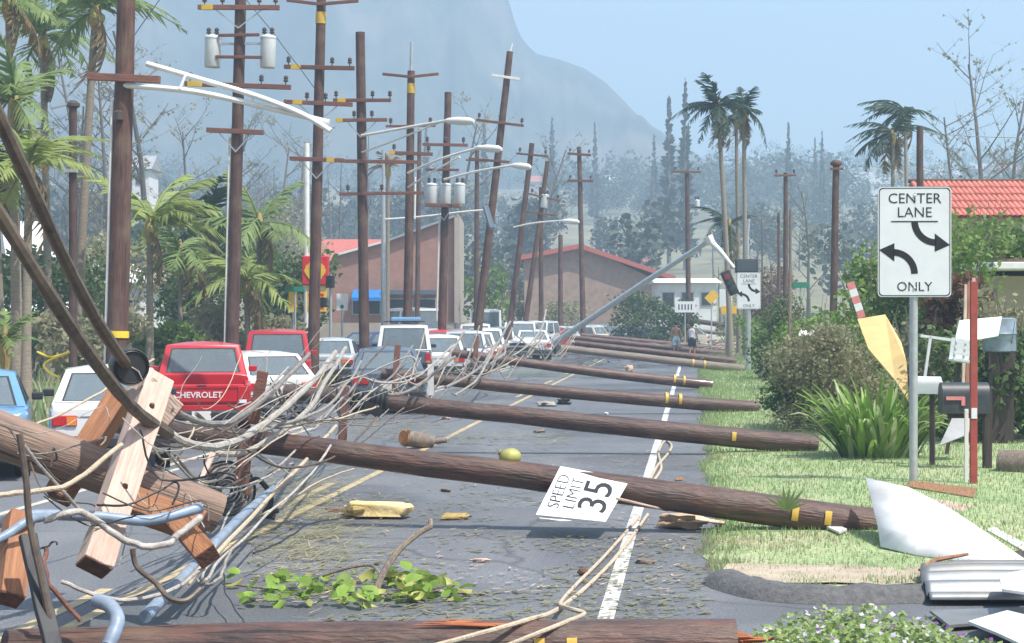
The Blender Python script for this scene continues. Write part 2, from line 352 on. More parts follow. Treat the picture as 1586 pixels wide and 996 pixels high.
def edge_x(y): return .18 + .26 * mnoise.noise(V((0, y * .45, 1))) + .12 * mnoise.noise(V((0, y * 2.1, 5)))
mb = MB(); mb.quad((-10.6, -15, 0), (7, -15, 0), (7, 14.9, 0), (-10.6, 14.9, 0)); mb.quad((-10.6, 14.9, 0), (1.2, 14.9, 0), (1.2, 178, 0), (-10.6, 178, 0))
struct(mb.build('road', 'asphalt'))
def stripe(name, x0, x1, segs, m):
    mb = MB()
    for a, b in segs:
        y = a
        while y < b - .01:
            y2 = min(b, y + 3.0); j = lambda yy: .015 * mnoise.noise(V((x0, yy * .8, 0)))
            mb.quad((x0 + j(y), y, .004), (x1 + j(y), y, .004), (x1 + j(y2), y2, .004), (x0 + j(y2), y2, .004)); y = y2
    return struct(mb.build(name, m))
stripe('edge_line', -.70, -.58, [(-5, 170)], 'paint_white')
stripe('center_line', -4.42, -4.31, [(-5, 170)], 'paint_yellow')
stripe('center_line_dash', -4.72, -4.61, [(a, a + 3) for a in range(2, 165, 9)], 'paint_yellow')
stripe('center_line_far', -7.62, -7.51, [(-5, 170)], 'paint_overexposed')
stripe('center_line_far_dash', -7.32, -7.21, [(a, a + 3) for a in range(4, 165, 9)], 'paint_overexposed')
stripe('edge_line_far', -10.25, -10.14, [(-5, 170)], 'paint_white')

# the grass verge on the right, a slightly raised sheet with a ragged edge
def vz(x, y): return .035 + min(.05, max(0, x) * .02) + .005 * mnoise.noise(V((x * .9, y * .9, 2)))
mb = MB(); yy = [14.35 + i * .5 for i in range(60)] + [44.5 + i * 2 for i in range(64)]; fr = [0, .012, .025, .04, .055, .07, .09, .12, .15, .18, .22, .26, .31, .36, .42, .5, .7, 1.0]
for y in yy:
    e = edge_x(y)
    for f in fr:
        x = e + f * (24 if y < 60 else 30); mb.v.append((x, y, .006 if f == 0 else vz(x, y)))
k = len(fr); mb.f = [(j * k + i, j * k + i + 1, (j + 1) * k + i + 1, (j + 1) * k + i) for j in range(len(yy) - 1) for i in range(k - 1)]
struct(mb.build('grass_verge', 'lawn', smooth=True, ang=180))
mb = MB(); q = []
for j in range(9):
    for i in range(13):
        x = .25 + i * .2; y = 14.45 + j * .12; q.append((x + .1 * mnoise.noise(V((x, y, 4))), y + .14 * mnoise.noise(V((x * 1.5, y, 8))), .052 + vz(x, y) * .4 + .02 * mnoise.noise(V((x * 4, y * 4, 1)))))
mb.v = q; mb.f = [(j * 13 + i, j * 13 + i + 1, (j + 1) * 13 + i + 1, (j + 1) * 13 + i) for j in range(8) for i in range(12)]
struct(mb.build('dirt_patch', 'dirt', smooth=True, ang=180))

def blades(name, label, m, spots, h0, h1, wd, lean=.5, cat='grass'):
    mb = MB()
    for x, y, z, k in spots:
        a = rnd.uniform(0, 6.283); h = rnd.uniform(h0, h1) * k; ww = wd * k * rnd.uniform(.7, 1.4); c, s = math.cos(a), math.sin(a); b = rnd.uniform(0, 6.283); le = h * lean * rnd.random()
        i = len(mb.v); mb.v += [(x - c * ww, y - s * ww, z - .01), (x + c * ww, y + s * ww, z - .01), (x + le * math.cos(b), y + le * math.sin(b), z + h)]; mb.f.append((i, i + 1, i + 2))
    o = mb.build(name, m); tag(o, label, cat, kind='stuff'); return o
g1, g2 = [], []
for k in range(110000):
    y = 14.4 + (rnd.random() ** 1.7) * 95; e = edge_x(y); x = e - .06 + (rnd.random() ** 1.3) * (5.5 + y * .05)
    p = mnoise.noise(V((x * .55, y * .4, 0))) + .5 * mnoise.noise(V((x * 2, y * 2, 4)))
    if p < -.5 and rnd.random() < .6: continue
    if y < 15.2 and x < 2.4 and p < .1 and rnd.random() < .85: continue
    (g2 if (p < -.12 and rnd.random() < .6) or rnd.random() < .12 else g1).append((x, y, vz(x, y), min(3.0, .7 + y / 40)))
blades('grass', 'short sunlit green grass on the verge right of the road', 'grass_blade', g1, .018, .055, .0055)
blades('dry_grass', 'thin straw coloured grass among the green of the verge', 'grass_dry', g2, .015, .05, .0055)
# rough weeds on the left, behind the queue of cars
lw = []
for k in range(16000):
    y = rnd.uniform(30, 120); x = -11.0 - (rnd.random() ** 1.5) * 26
    if mnoise.noise(V((x * .25, y * .2, 7))) < -.25: continue
    lw.append((x, y, -.05, rnd.uniform(.6, 1.5)))
blades('weeds', 'rough knee high weeds left of the queue of cars', 'grass_blade', lw[::2], .25, .75, .03, .6, 'weeds')
blades('dry_weeds', 'yellowed tall weeds mixed in along the left roadside', 'grass_dry', lw[1::2], .2, .6, .025, .6, 'weeds')

# the mountain: a cliff that drops to a long spur on the right
sil = [(-700, -420), (-300, -360), (100, -300), (400, -240), (600, -190), (700, -130), (760, -60), (782, -15), (790, 8), (797, 34), (806, 56), (818, 72), (832, 84), (868, 93), (905, 106), (938, 128), (964, 154), (990, 181), (1012, 203), (1045, 232), (1100, 262), (1200, 300)]
def silh(px):
    for (a, b), (c, d) in zip(sil, sil[1:]):
        if a <= px <= c: return b + (d - b) * (px - a) / (c - a)
    return sil[-1][1]
mb = MB(); cols = list(range(-700, 760, 20)) + list(range(760, 1204, 6)); rows = [(700, 0), (760, .08), (820, .22), (880, .40), (930, .58), (975, .76), (1010, .90), (1040, 1.0), (1090, .97), (1180, .8), (1350, .4), (1600, 0)]
for px in cols:
    top = P(px, silh(px), 1040)
    for d, f in rows:
        p = B(px, d); g0 = gz(p.x, p.y) - 4
        rough = ((abs(mnoise.noise(V((px * .011, d * .0018, 0)))) - .25) * 95 + (abs(mnoise.noise(V((px * .035, d * .004, 6)))) - .2) * 40) * math.sin(min(1, f) * math.pi) * (1 if f < 1 else 0) * max(0, min(1, (top.z - g0) / 220))
        p.z = max(g0, g0 + (top.z - g0) * f + rough); mb.v.append(tuple(p))
k = len(rows); mb.f = [(i * k + j, (i + 1) * k + j, (i + 1) * k + j + 1, i * k + j + 1) for i in range(len(cols) - 1) for j in range(k - 1)]
struct(mb.build('mountain', 'mountain_rock', smooth=True, ang=180))

# air that fades the far things
hm = bpy.data.materials.new('haze_air'); hm.use_nodes = True; n = hm.node_tree.nodes; n.remove(n['Principled BSDF'])
pv = n.new('ShaderNodeVolumePrincipled'); pv.inputs['Color'].default_value = (.56, .77, 1.0, 1); pv.inputs['Density'].default_value = .0013; pv.inputs['Anisotropy'].default_value = 0.0
hm.node_tree.links.new(pv.outputs[0], n['Material Output'].inputs['Volume']); MATS['haze_air'] = hm
hz = MB().box((0, 985, 205), (3200, 2130, 430)).build('haze', 'haze_air'); tag(hz, 'pale blue haze hanging over the far hills', 'haze', kind='stuff')

# ------------------------------------------------------------------ utility poles, standing and fallen
def frame(base, top, xdir):
    z = (top - base).normalized(); x = (xdir - z * xdir.dot(z)).normalized(); y = z.cross(x)
    return Matrix.Translation(base) @ Matrix((x, y, z)).transposed().to_4x4()
_share = {}
def shared(key, fn):
    if key not in _share: _share[key] = fn()
    return _share[key]
def bar_obj(name, a, b, wd, ht, m, parent, bevel=.008):
    a, b = V(a), V(b); x = (b - a); L = x.length; x = x / L; u = V((0, 0, 1)) if abs(x.z) < .9 else V((0, 1, 0))
    y = u.cross(x).normalized(); z = x.cross(y)
    o = MB().box((0, 0, 0), (L, wd, ht)).build(name, m, parent, bevel=bevel)
    o.matrix_local = Matrix.Translation((a + b) / 2) @ Matrix((x, y, z)).transposed().to_4x4(); return o
def insul_mesh():
    return MB().lathe([(.014, 0), (.014, .05), (.045, .055), (.055, .08), (.035, .10), (.05, .115), (.045, .15), (.02, .17)], 8).mesh('insulator', 'insulator', True)
class Pole:
    def __init__(s, name, label, base, top, r0, r1, d, m='creosote', group=None, lying=False, n=12, bend=0.0):
        s.d = d; s.r0, s.r1 = r0, r1
        s.M = frame(base, top, V((0, 0, 1)) if lying else V((1, 0, 0))); s.I = s.M.inverted(); s.L = (top - base).length
        s.root = thing(name, label, 'utility pole', group=group); s.root.matrix_world = s.M
        mb = MB(); k = 16; q = rnd.uniform(0, 99)
        pts = [(bend * math.sin(math.pi * i / k) + .012 * mnoise.noise(V((q, i * .5, 0))), .012 * mnoise.noise(V((q, i * .5, 9))), s.L * i / k) for i in range(k + 1)]
        mb.tube(pts, [(r0 + (r1 - r0) * i / k) * (1 + .03 * mnoise.noise(V((q, i * .7, 4)))) for i in range(k + 1)], n)
        s.shaft = mb.build('shaft', m, s.root, smooth=True, ang=50)
    def loc(s, px, py, d=None): return s.I @ P(px, py, s.d if d is None else d)
    def rad(s, z): return s.r0 + (s.r1 - s.r0) * max(0, min(1, z / s.L))
    def arm(s, ax, ay, bx, by, wd=.10, ht=.12, ins=(), m='crossarm_wood', brace=True, patch=None, side=-1):
        a, b = s.loc(ax, ay), s.loc(bx, by); off = side * (s.rad(a.z) + wd / 2 - .01); a.y = b.y = off
        o = bar_obj('crossarm', a, b, wd, ht, m, s.root)
        L = (b - a).length
        for t in ins:
            i = link('insulator', shared('ins', insul_mesh), o); i.location = ((t - .5) * L, 0, ht / 2 - .005); i.scale = (1.3, 1.3, 1.5)
        if patch is not None:
            pm = MB().box((0, 0, 0), (L * .14, wd + .012, ht + .012)).build('yellow_sleeve', 'yellow_band', o); pm.location = ((patch - .5) * L, 0, 0)
        if brace and L > 1.2:
            for t in (.22, .78):
                p = a + (b - a) * t; bar_obj('brace', (p.x, off, p.z - ht / 2), (0, off * .9, p.z - .55), .012, .035, 'galvanised', s.root, 0)
        return o
    def transformer(s, px, py0, py1, wpx):
        a, b = s.loc(px, py1), s.loc(px, py0); r = wpx / F * s.d / 2; h = b.z - a.z
        t = MB().lathe([(r * .92, 0), (r, .03), (r, h * .86), (r * 1.05, h * .87), (r * 1.05, h * .91), (r * .9, h * .95), (r * .3, h)], 16).build('transformer', 'transformer_grey', s.root, True); t.location = (a.x, -.02, a.z)
        for k in (-.5, .5):
            i = link('bushing', shared('ins', insul_mesh), t); i.location = (k * r, -r * .2, h * .93); i.scale = (1.3, 1.3, 1.4)
        sg = -1 if a.x > 0 else 1
        bar_obj('bracket', (a.x + sg * r * .8, -.02, a.z + h * .72), (0, -.02, a.z + h * .72), .06, .06, 'galvanised', s.root, 0)
        return t
    def lamp(s, pts, r=.028, head=None, m='lamp_white'):
        q = spline([s.loc(*p) for p in pts], 6); o = MB().tube(q, r, 8).build('lamp_arm', m, s.root, True)
        if head:
            a, b = s.loc(*head[0]), s.loc(*head[1]); v = b - a; mb = MB()
            mb.tube([a, a + v * .15, a + v * .5, a + v * .85, b], [.03, .09, .13, .12, .05], 10)
            h = mb.build('lamp_head', m, o, True)
        return o
    def conduit(s, x_off, ya, yb, m='lamp_white', r=.03):
        za, zb = s.loc(0, ya).z, s.loc(0, yb).z
        MB().tube([(x_off, -.06, za), (x_off, -.06, zb)], r, 8).build('conduit', m, s.root, True)
    def band(s, px, py, wid=.06, m='yellow_band', part=False):
        z = s.loc(px, py).z; r = s.rad(z) * 1.03 + .008; q = wid / 2
        if part:                                              # a short reflective tab on the camera side
            v = s.I.to_3x3() @ (-FW + V((0, 0, .1))).normalized(); a0 = math.atan2(v.y, v.x); mb = MB(); fr_ = [a0 + R(-24 + 6 * i) for i in range(9)]
            for i in range(8): mb.add([(r * math.cos(a), r * math.sin(a), z_) for z_ in (-q, q) for a in (fr_[i], fr_[i + 1])], [(0, 1, 3, 2)])
            mb.build('marker_band', m, s.root).location = (0, 0, z); return
        MB().lathe([(r * .9, -q), (r, -q), (r, q), (r * .9, q)], 20).build('marker_band', m, s.root, True).location = (0, 0, z)
def standing(label, bx, tx, ty, d, r0, r1, by=None, group='standing utility poles along the left of the road', m='creosote'):
    t = P(tx, ty, d); b = B(bx, d, -.1); return Pole('utility_pole', label, b, t, r0, r1, d, m, group)

p = standing('thick brown pole with one crossarm, nearest standing pole at far left', 177, 200, -150, 32, .20, .155)
p.arm(140, 120, 255, 127, .11, .13, (), brace=False); p.conduit(-.19, 150, 560)
p.lamp([(190, 132, 31.9), (300, 142, 31.4), (420, 168, 31), (510, 190, 30.8)], .05); p.lamp([(228, 99, 31.9), (300, 120, 31.5), (400, 150, 31), (470, 178, 30.8), (512, 203, 30.7)], .05)
bar_obj('arm_strut', p.loc(278, 138, 31.4), p.loc(287, 117, 31.5), .03, .03, 'lamp_white', p.root, 0)
p.band(185, 518, .12, 'yellow_tape'); MB().lathe([(.05, 0), (.09, .03), (.09, .16), (.04, .2)], 10).build('junction_box', 'insulator', p.root, True).location = (-.02, -.2, p.loc(190, 190).z)
p = standing('tall pole carrying two grey transformers and three crossarms, left', 358, 374, -60, 49, .185, .15)
p.arm(308, 12, 437, 15, .11, .13, (.08, .3, .75, .95), patch=.12); p.arm(340, 56, 405, 56, .08, .08, (), brace=False); p.arm(336, 89, 408, 91, .08, .08, (), brace=False)
p.arm(287, 130, 455, 138, .11, .13, (.05, .72, .95), patch=.1, brace=False); p.arm(322, 202, 412, 207, .11, .13, (), brace=True); p.transformer(328, 53, 104, 25); p.transformer(416, 54, 106, 24); p.conduit(-.2, 205, 560)
p = standing('tall pole with four crossarms, beside the red and yellow sign', 484, 498, -22, 53, .18, .14)
p.arm(445, 1, 497, 8, .08, .09, (), brace=False); p.arm(497, 8, 558, 4, .08, .09, (), brace=False); p.arm(441, 104, 552, 108, .1, .12, (.06, .68, .93), patch=.17, brace=False)
p.arm(441, 158, 549, 164, .1, .12, (.33, .6), patch=.2); p.arm(450, 246, 536, 250, .1, .12, (), patch=.75); p.band(498, 28, .34)
p = standing('plain topped brown pole with two high crossarms and white lamp bracket', 565, 558, 50, 58, .175, .15)
p.arm(517, 156, 608, 157, .1, .11, (.05, .68, .98), patch=.15, brace=False); p.arm(522, 187, 602, 187, .1, .11, (.35, .7), patch=.06); p.arm(533, 250, 652, 253, .1, .11, (), brace=False); p.arm(527, 301, 660, 300, .09, .1, (.1, .5), brace=False)
p.lamp([(560, 210, 57.8), (497, 222, 57), (600, 200, 56), (690, 189, 55)][0:1] + [(600, 203, 57), (650, 194, 56), (692, 187, 55)], .045, ((688, 187, 55), (734, 188, 54.4)))
p.lamp([(560, 236, 57.8), (600, 222, 57), (655, 200, 56), (680, 190, 55.3)], .03)
p = standing('slim dark pole with spiked top and upswept crossarm', 630, 637, 110, 62, .17, .13)
MB().tube([(0, 0, p.L - .1), (0, 0, p.L + 1.0)], [.07, .05], 8).build('pole_spike', 'galvanised', p.root, True)
p.arm(593, 115, 637, 120, .08, .09, (), brace=False); p.arm(637, 120, 681, 116, .08, .09, (), brace=False); p.band(637, 137, .34); p.arm(604, 237, 672, 240, .1, .12, (.1, .9), brace=False, patch=.06); p.arm(598, 196, 676, 196, .08, .08, (.1, .9), brace=False)
p.lamp([(632, 268, 61.8), (680, 247, 60.5), (730, 232, 59.5), (752, 229, 59)], .045, ((735, 229, 59.3), (777, 231, 58.5))); p.lamp([(632, 290, 61.8), (670, 266, 60.8), (712, 243, 60)], .035)
p.conduit(.2, 265, 330)
p = standing('brown pole with a platform of three transformers', 683, 694, 143, 68, .17, .13)
p.arm(655, 224, 726, 226, .1, .11, (.1, .5, .9), brace=False); p.arm(660, 263, 712, 264, .08, .09, (), brace=False); p.arm(660, 318, 714, 320, .35, .12, (), brace=True)
for q in (668, 690, 712): p.transformer(q, 283, 316, 17)
p.lamp([(688, 278, 67.8), (740, 265, 66.5), (795, 256, 65)], .045, ((792, 256, 65), (822, 259, 64.5)))
p.conduit(-.2, 325, 480)
p = standing('tall reddish pole leaning to the right with broken white crossarm', 733, 790, 80, 72, .18, .13)
MB().tube([(0, 0, p.L - .1), (.05, 0, p.L + .35)], [.06, .03], 6).build('pole_spike', 'lamp_white', p.root, True)
p.arm(762, 117, 806, 124, .09, .1, (), m='lamp_white', brace=False); p.arm(738, 186, 812, 196, .09, .1, (.05, .95), brace=False); p.arm(726, 246, 790, 252, .09, .1, (), brace=False)
p = standing('dark pole leaning right behind the reddish leaning pole', 783, 824, 222, 84, .15, .12); p.arm(800, 238, 850, 243, .08, .09, (.1, .9), brace=False)
p.lamp([(795, 352, 83.8), (830, 345, 83), (880, 341, 82)], .035, ((870, 342, 82), (897, 344, 81.5)))
p = standing('thin pole leaning right with tangled hardware near its top', 806, 848, 250, 90, .14, .11); p.arm(818, 300, 868, 312, .08, .09, (.1, .5, .9), brace=False); p.arm(812, 328, 862, 334, .08, .09, (), brace=False); p.transformer(842, 300, 322, 12)
p = standing('thin dark upright pole between the two transformer poles', 645, 650, 200, 88, .13, .1)
p = standing('thin dark upright pole just left of the reddish leaning pole', 737, 739, 228, 92, .14, .11); p.arm(722, 248, 756, 250, .08, .09, (), brace=False)
p = standing('slim upright pole right of the leaning poles without crossarm', 838, 838, 290, 96, .14, .11)
p = standing('upright pole with two short crossarms, far down the road', 904, 897, 228, 104, .17, .13, group='standing utility poles far down the road'); p.arm(879, 238, 916, 241, .12, .14, (.1, .5, .9), brace=False); p.arm(879, 280, 919, 281, .12, .14, (.1, .9), brace=False)
p = standing('short bare brown pole stub in front of the grey building', 868, 868, 364, 112, .16, .14, group='standing utility poles far down the road')
p = standing('pole with single crossarm and small white can, right of the road', 1067, 1064, 264, 110, .17, .13, group='standing utility poles far down the road'); p.arm(1041, 266, 1086, 267, .12, .13, (.1, .9), brace=False); p.transformer(1080, 309, 329, 8)
p = standing('slim pole with small crossarm, behind the green hedge', 1216, 1217, 268, 88, .14, .10, group='standing utility poles far down the road'); p.arm(1199, 272, 1233, 272, .09, .1, (.1, .9), brace=False)
p = standing('thin grey pole left of the small crossarm pole', 1207, 1206, 330, 100, .10, .08, 'pole_grey', group='standing utility poles far down the road')
p = standing('straight dark pole with capped top, beside the near hedge', 1289, 1295, 252, 62, .135, .115, group='standing utility poles far down the road')
MB().lathe([(.10, 0), (.2, .05), (.2, .12), (.12, .2)], 10).build('pole_cap', 'creosote', p.root, True).location = (0, 0, p.L - .12); p.arm(1285, 262, 1306, 262, .08, .08, (), brace=False)
p = standing('dark pole rising behind the near lane sign', 1425, 1425, 196, 60, .125, .11, group='standing utility poles far down the road')
p = standing('bare grey pole with short metal stub, far left', 113, 113, 157, 50, .12, .11); p.arm(82, 168, 112, 161, .05, .06, (), m='galvanised', brace=False)
MB().lathe([(.11, 0), (.2, .06), (.2, .14), (.1, .22)], 10).build('pole_cap', 'insulator', p.root, True).location = (0, 0, p.L - .2); MB().box((0, -.15, 0), (.36, .12, .10)).build('bracket', 'galvanised', p.root).location = (0, 0, p.loc(113, 265).z)

# free standing metal lamp post with a drooping lamp
t = thing('lamp_post', 'pale metal lamp post with dark lamp head drooping at its arm end', 'lamp post', B(594, 70)); Mi = Matrix.Translation(-B(594, 70))
MB().tube([(0, 0, -.1), (0, 0, 5), (0, 0, (Mi @ P(594, 232, 70)).z)], [.11, .09, .05], 10).build('post', 'galvanised', t, True)
a = MB().tube(spline([Mi @ P(594, 340, 70), Mi @ P(650, 336, 69.5), Mi @ P(720, 328, 69), Mi @ P(757, 325, 68.6)], 5), .04, 8).build('lamp_arm', 'lamp_white', t, True)
MB().bar(Mi @ P(752, 320, 68.6), Mi @ P(762, 354, 68.3), .24, .12).build('lamp_head', 'car_slate', t, bevel=.03)

# ---- fallen poles across the road
def fallen(label, butt, top, r0, r1, bands=(), m='creosote_fallen', bend=0.0, name='fallen_pole', n=18):
    a = P(*butt); b = P(*top)
    q = Pole(name, label, a, b, r0, r1, butt[2], m, 'broken utility poles lying across the road', True, n, bend); q.d1 = top[2]
    for bx, by in bands:
        f = (bx - butt[0]) / (top[0] - butt[0]); q.band(bx, by, .065, part=butt[2] < 30)
    return q
f1 = fallen('longest near fallen pole, speed limit sign propped on it', (1358, 813, 17.9), (150, 652, 18.9), .165, .105, ((1232, 792), (1282, 803)), bend=.015)
f1.root['category'] = 'utility pole'
f2 = fallen('fallen pole with a wrap of black plastic, second from the camera across lane', (1266, 690, 28.0), (440, 606, 28.4), .165, .12, ((1136, 680),), bend=-.01)
f3 = fallen('fallen pole with two yellow bands, third beyond the black plastic one', (1176, 632, 39.5), (590, 578, 39), .15, .12, ((1030, 622), (1051, 625)), bend=-.05)
f4 = fallen('fallen pole ending at the grass, fourth from the camera across lane', (1102, 596, 52), (700, 546, 51), .15, .12, ((1042, 588), (1057, 591)), bend=-.05)
f5 = fallen('pale grey fallen pole just in front of the two walkers', (1152, 572, 66.5), (868, 539, 66), .155, .125, ((1072, 562), (1090, 565)), m='pole_grey')
f6 = fallen('brown fallen pole lying beside the two walkers', (1130, 549, 92), (880, 522, 92), .17, .13)
f7 = fallen('far fallen pole behind the two walkers', (1135, 533, 118), (905, 516, 117), .19, .14)
f8 = fallen('farthest fallen pole slanting above the road clutter', (1152, 508, 120), (985, 484, 122), .19, .14)
# what stands out of their broken tops
bar_obj('crossarm', f1.loc(382, 672, 18.6), f1.loc(374, 752, 18.6), .1, .13, 'crossarm_wood', f1.root)
bar_obj('crossarm', f2.loc(534, 598, 28.1), f2.loc(530, 688, 28.1), .1, .13, 'crossarm_wood', f2.root)
bar_obj('crossarm', f3.loc(616, 534, 38.8), f3.loc(611, 606, 38.8), .1, .13, 'crossarm_wood', f3.root)
bar_obj('crossarm', f4.loc(738, 520, 50.8), f4.loc(736, 568, 50.8), .1, .13, 'crossarm_wood', f4.root)
mb = MB(); zc = f2.loc(572, 624, 28.3).z
for k in range(9):
    mb.lathe([(f2.rad(zc) + .012 + .02 * rnd.random(), 0), (f2.rad(zc) + .03 + .025 * rnd.random(), .03), (f2.rad(zc) + .015, .07)], 14, Matrix.Translation((.01 * rnd.random(), 0, zc - .3 + k * .07)))
w_ = mb.build('plastic_wrap', 'black_plastic', f2.root, True)
MB().slab([f2.loc(562, 620, 28.0), f2.loc(592, 628, 28.0), f2.loc(588, 652, 28.0), f2.loc(574, 640, 28.0), f2.loc(566, 646, 28.0)], .01).build('plastic_flap', 'black_plastic', f2.root)
# the nearest pole along the bottom edge, splintered at its right end
f0 = fallen('reddish splintered pole along the bottom edge, nearest the camera', (1140, 1000, 11.45), (10, 1010, 11.6), .165, .145, ((836, 998), (886, 998)), bend=.02)
mb = MB()
for k in range(22):
    a = rnd.uniform(0, 6.28); r = .165 * math.sqrt(rnd.random()) * .95; l_ = rnd.uniform(.08, .34) if math.cos(a) < .3 else rnd.uniform(.05, .16)
    x, y = r * math.cos(a), r * math.sin(a); mb.tube([(x, y, .06), (x * 1.03, y * 1.03, -l_ * .6), (x + rnd.uniform(-.02, .02), y + rnd.uniform(-.02, .02), -l_)], [.028, .02, .003], 5)
mb.build('splintered_end', 'splinter', f0.root)
mb = MB()
for k in range(7):
    z = f0.L * rnd.uniform(.28, .36); x = .15 + rnd.uniform(0, .015); y = rnd.uniform(-.10, .05); mb.tube([(x, y, z), (x + .01, y, z + .2), (x + rnd.uniform(.0, .03), y, z + rnd.uniform(.3, .5))], [.012, .012, .002], 4)
mb.build('bark_sliver', 'splinter', f0.root)

# the old broken pole in the left tangle
bp = fallen('stout broken grey brown pole jammed in the tangle at left edge', (338, 795, 13.6), (-70, 648, 12.9), .155, .175, m='pole_weathered', name='broken_pole')
# bent traffic signal mast right of the cars
t = thing('traffic_signal', 'bent grey signal mast slanting over the road with hanging lights', 'traffic signal', B(866, 62)); Mi = Matrix.Translation(-B(866, 62))
q = lambda x, y, d: Mi @ P(x, y, d)
MB().tube([q(858, 532, 62), q(1000, 436, 60), q(1100, 372, 58.5)], [.11, .095, .085], 10).build('mast', 'galvanised', t, True)
MB().tube([q(1098, 372, 58.5), q(1115, 388, 58.3), q(1137, 415, 58)], [.10, .08, .05], 10).build('mast_arm', 'lamp_white', t, True)
MB().tube([q(1096, 366, 58.5), q(1102, 378, 58.5)], [.16, .14], 8).build('elbow', 'lamp_white', t, True)
h = MB().bar(q(1122, 420, 58), q(1138, 456, 58), .34, .3).build('signal_head', 'mailbox_dark', t, bevel=.03)
for k in (.25, .5, .75):
    c = q(1122 + 16 * k, 420 + 36 * k, 57.82); MB().lathe([(.06, 0), (.1, .02), (.1, .16), (.09, .17)], 12, Matrix.Translation(c) @ Matrix.Rotation(R(90), 4, 'X')).build('lens_hood', 'mailbox_dark' if k > .3 else 'car_maroon', h, True)
t2 = thing('signal_cabinet', 'dark green signal housing hanging behind the farther lane sign', 'signal', P(1156, 412, 73)); MB().box((0, 0, 0), (.92, .4, .56)).build('housing', 'mailbox_dark', t2, bevel=.04); MB().box((0, -.215, 0), (.78, .03, .44)).build('door', 'car_dark', t2, bevel=.01); MB().tube([(0.05, 0, .2), (.05, .05, 1.05), (.1, .1, 1.9)], .05, 8).build('hanger', 'galvanised', t2, True); MB().tube([(.05, .1, -.2), (.05, .1, -3.9)], .06, 8).build('post', 'galvanised', t2, True)

# ------------------------------------------------------------------ loose cables, ropes and conduits
def cable(label, pts, r, m='cable_grey', name='cable', n=8, group='fallen cables and ropes', k=8, cat='cable'):
    q = spline([P(*p) if len(p) == 3 else G(p[0], p[1], .02) for p in pts], k); sd = rnd.uniform(0, 99)
    if m not in ('blue_conduit', 'cable_brown') and len(pts[0]) == 3: q = [p + (mnoise.noise_vector(V((sd, i * 2.2 / k, 0))) * .018 + mnoise.noise_vector(V((sd, i * .7, 7))) * .0022) for i, p in enumerate(q)]
    r *= .78 if m in ('cable_pale', 'cable_grey') else 1
    o = MB().tube(q, [r * (1 + .12 * mnoise.noise(V((sd, i * .6, 3)))) for i in range(len(q))], n).build(name, m, smooth=True)
    return tag(o, label, cat, group)
cable('thick dark cable running down from the upper left into the black spool', [(-30, 120, 10.6), (40, 272, 11), (100, 402, 11.6), (150, 497, 12.2), (196, 566, 12.9)], .043, 'cable_brown')
cable('thick dark cable sagging below the spool cable from the left edge', [(-30, 285, 10.7), (60, 430, 11.1), (120, 522, 11.6), (170, 590, 12.1), (215, 640, 12.6), (262, 672, 13.2)], .045, 'cable_brown')
cable('fat pale cable sweeping from the light timber across to upper right', [(250, 664, 13.2), (300, 690, 13.6), (355, 688, 14.5), (400, 662, 16), (445, 628, 18), (490, 585, 21), (520, 545, 24)], .042, 'cable_pale')
cable('grey cable curving just above the fat pale cable', [(265, 632, 13.2), (310, 654, 13.8), (352, 654, 15), (400, 625, 17), (440, 590, 19), (478, 548, 22)], .032, 'cable_grey')
cable('pale cable looping low beneath the near fallen pole end', [(330, 700, 17), (375, 702, 17.5), (430, 672, 18), (480, 632, 20), (505, 590, 22), (535, 540, 25)], .035, 'cable_pale')
cable('thin pale cable from pole wrap down to the near pole', [(390, 668, 18.2), (440, 656, 18.4), (500, 634, 20), (540, 592, 24), (560, 560, 27)], .022, 'cable_pale')
cable('grey cable hanging in a bow between cars and second pole', [(430, 600, 22), (455, 640, 22.5), (490, 650, 23), (530, 618, 25), (560, 585, 27)], .026, 'cable_grey')
cable('thin cable drooping in front of the slate sedan', [(552, 582, 27), (590, 592, 27), (630, 590, 27.5), (668, 568, 28), (700, 535, 30)], .02, 'cable_pale')
cable('thick grey cable rising from the road beside the slate sedan', [(600, 612, 27.6), (635, 606, 28), (672, 578, 29), (705, 552, 31)], .035, 'cable_grey')
cable('pale cable crossing below the sedan bumper', [(540, 640, 26), (585, 600, 27), (625, 585, 27.5), (655, 576, 28)], .018, 'cable_pale')
cable('tan rope strung from the left edge up to the brown timber', [(-20, 768, 11.2), (40, 762, 11.3), (85, 756, 11.5), (130, 735, 11.7), (190, 688, 12)], .017, 'rope', 'rope')
cable('straight pale rod slanting down across the broken pole', [(38, 690, 11.6), (90, 752, 11.8), (142, 808, 12)], .016, 'cable_pale', k=2)
cable('dark cable hanging straight down near the left edge', [(30, 672, 11), (40, 740, 11), (46, 810, 11), (62, 890, 11), (88, 1010, 11)], .022, 'cable_brown')
cable('blue grey conduit across the middle of the tangle', [(-20, 816, 11.9), (50, 798, 12), (150, 800, 12.1), (230, 806, 12.2), (312, 786, 12.4)], .036, 'blue_conduit', 'conduit', 10)
cable('short blue conduit bent down to the bottom pole', [(150, 930, 11.3), (172, 940, 11.2), (182, 962, 11.1), (168, 1000, 11.0)], .045, 'blue_conduit', 'conduit', 10)
cable('white bent pipe dipping under the blue conduit', [(70, 806, 11.6), (120, 792, 11.7), (160, 815, 11.8), (205, 842, 11.9), (250, 845, 12), (285, 822, 12.1), (312, 800, 12.2)], .03, 'cable_pale', 'pipe', 10)
cable('brown looped cable hanging below the white bent pipe', [(205, 850, 11.7), (212, 878, 11.7), (240, 902, 11.6), (262, 926, 11.5), (288, 930, 11.5), (310, 912, 11.6)], .018, 'cable_brown')
cable('pale sagging cord over the bottom left asphalt', [(95, 900, 11.6), (150, 922, 11.6), (215, 928, 11.7), (270, 912, 11.9), (315, 880, 12.4)], .018, 'cable_pale')
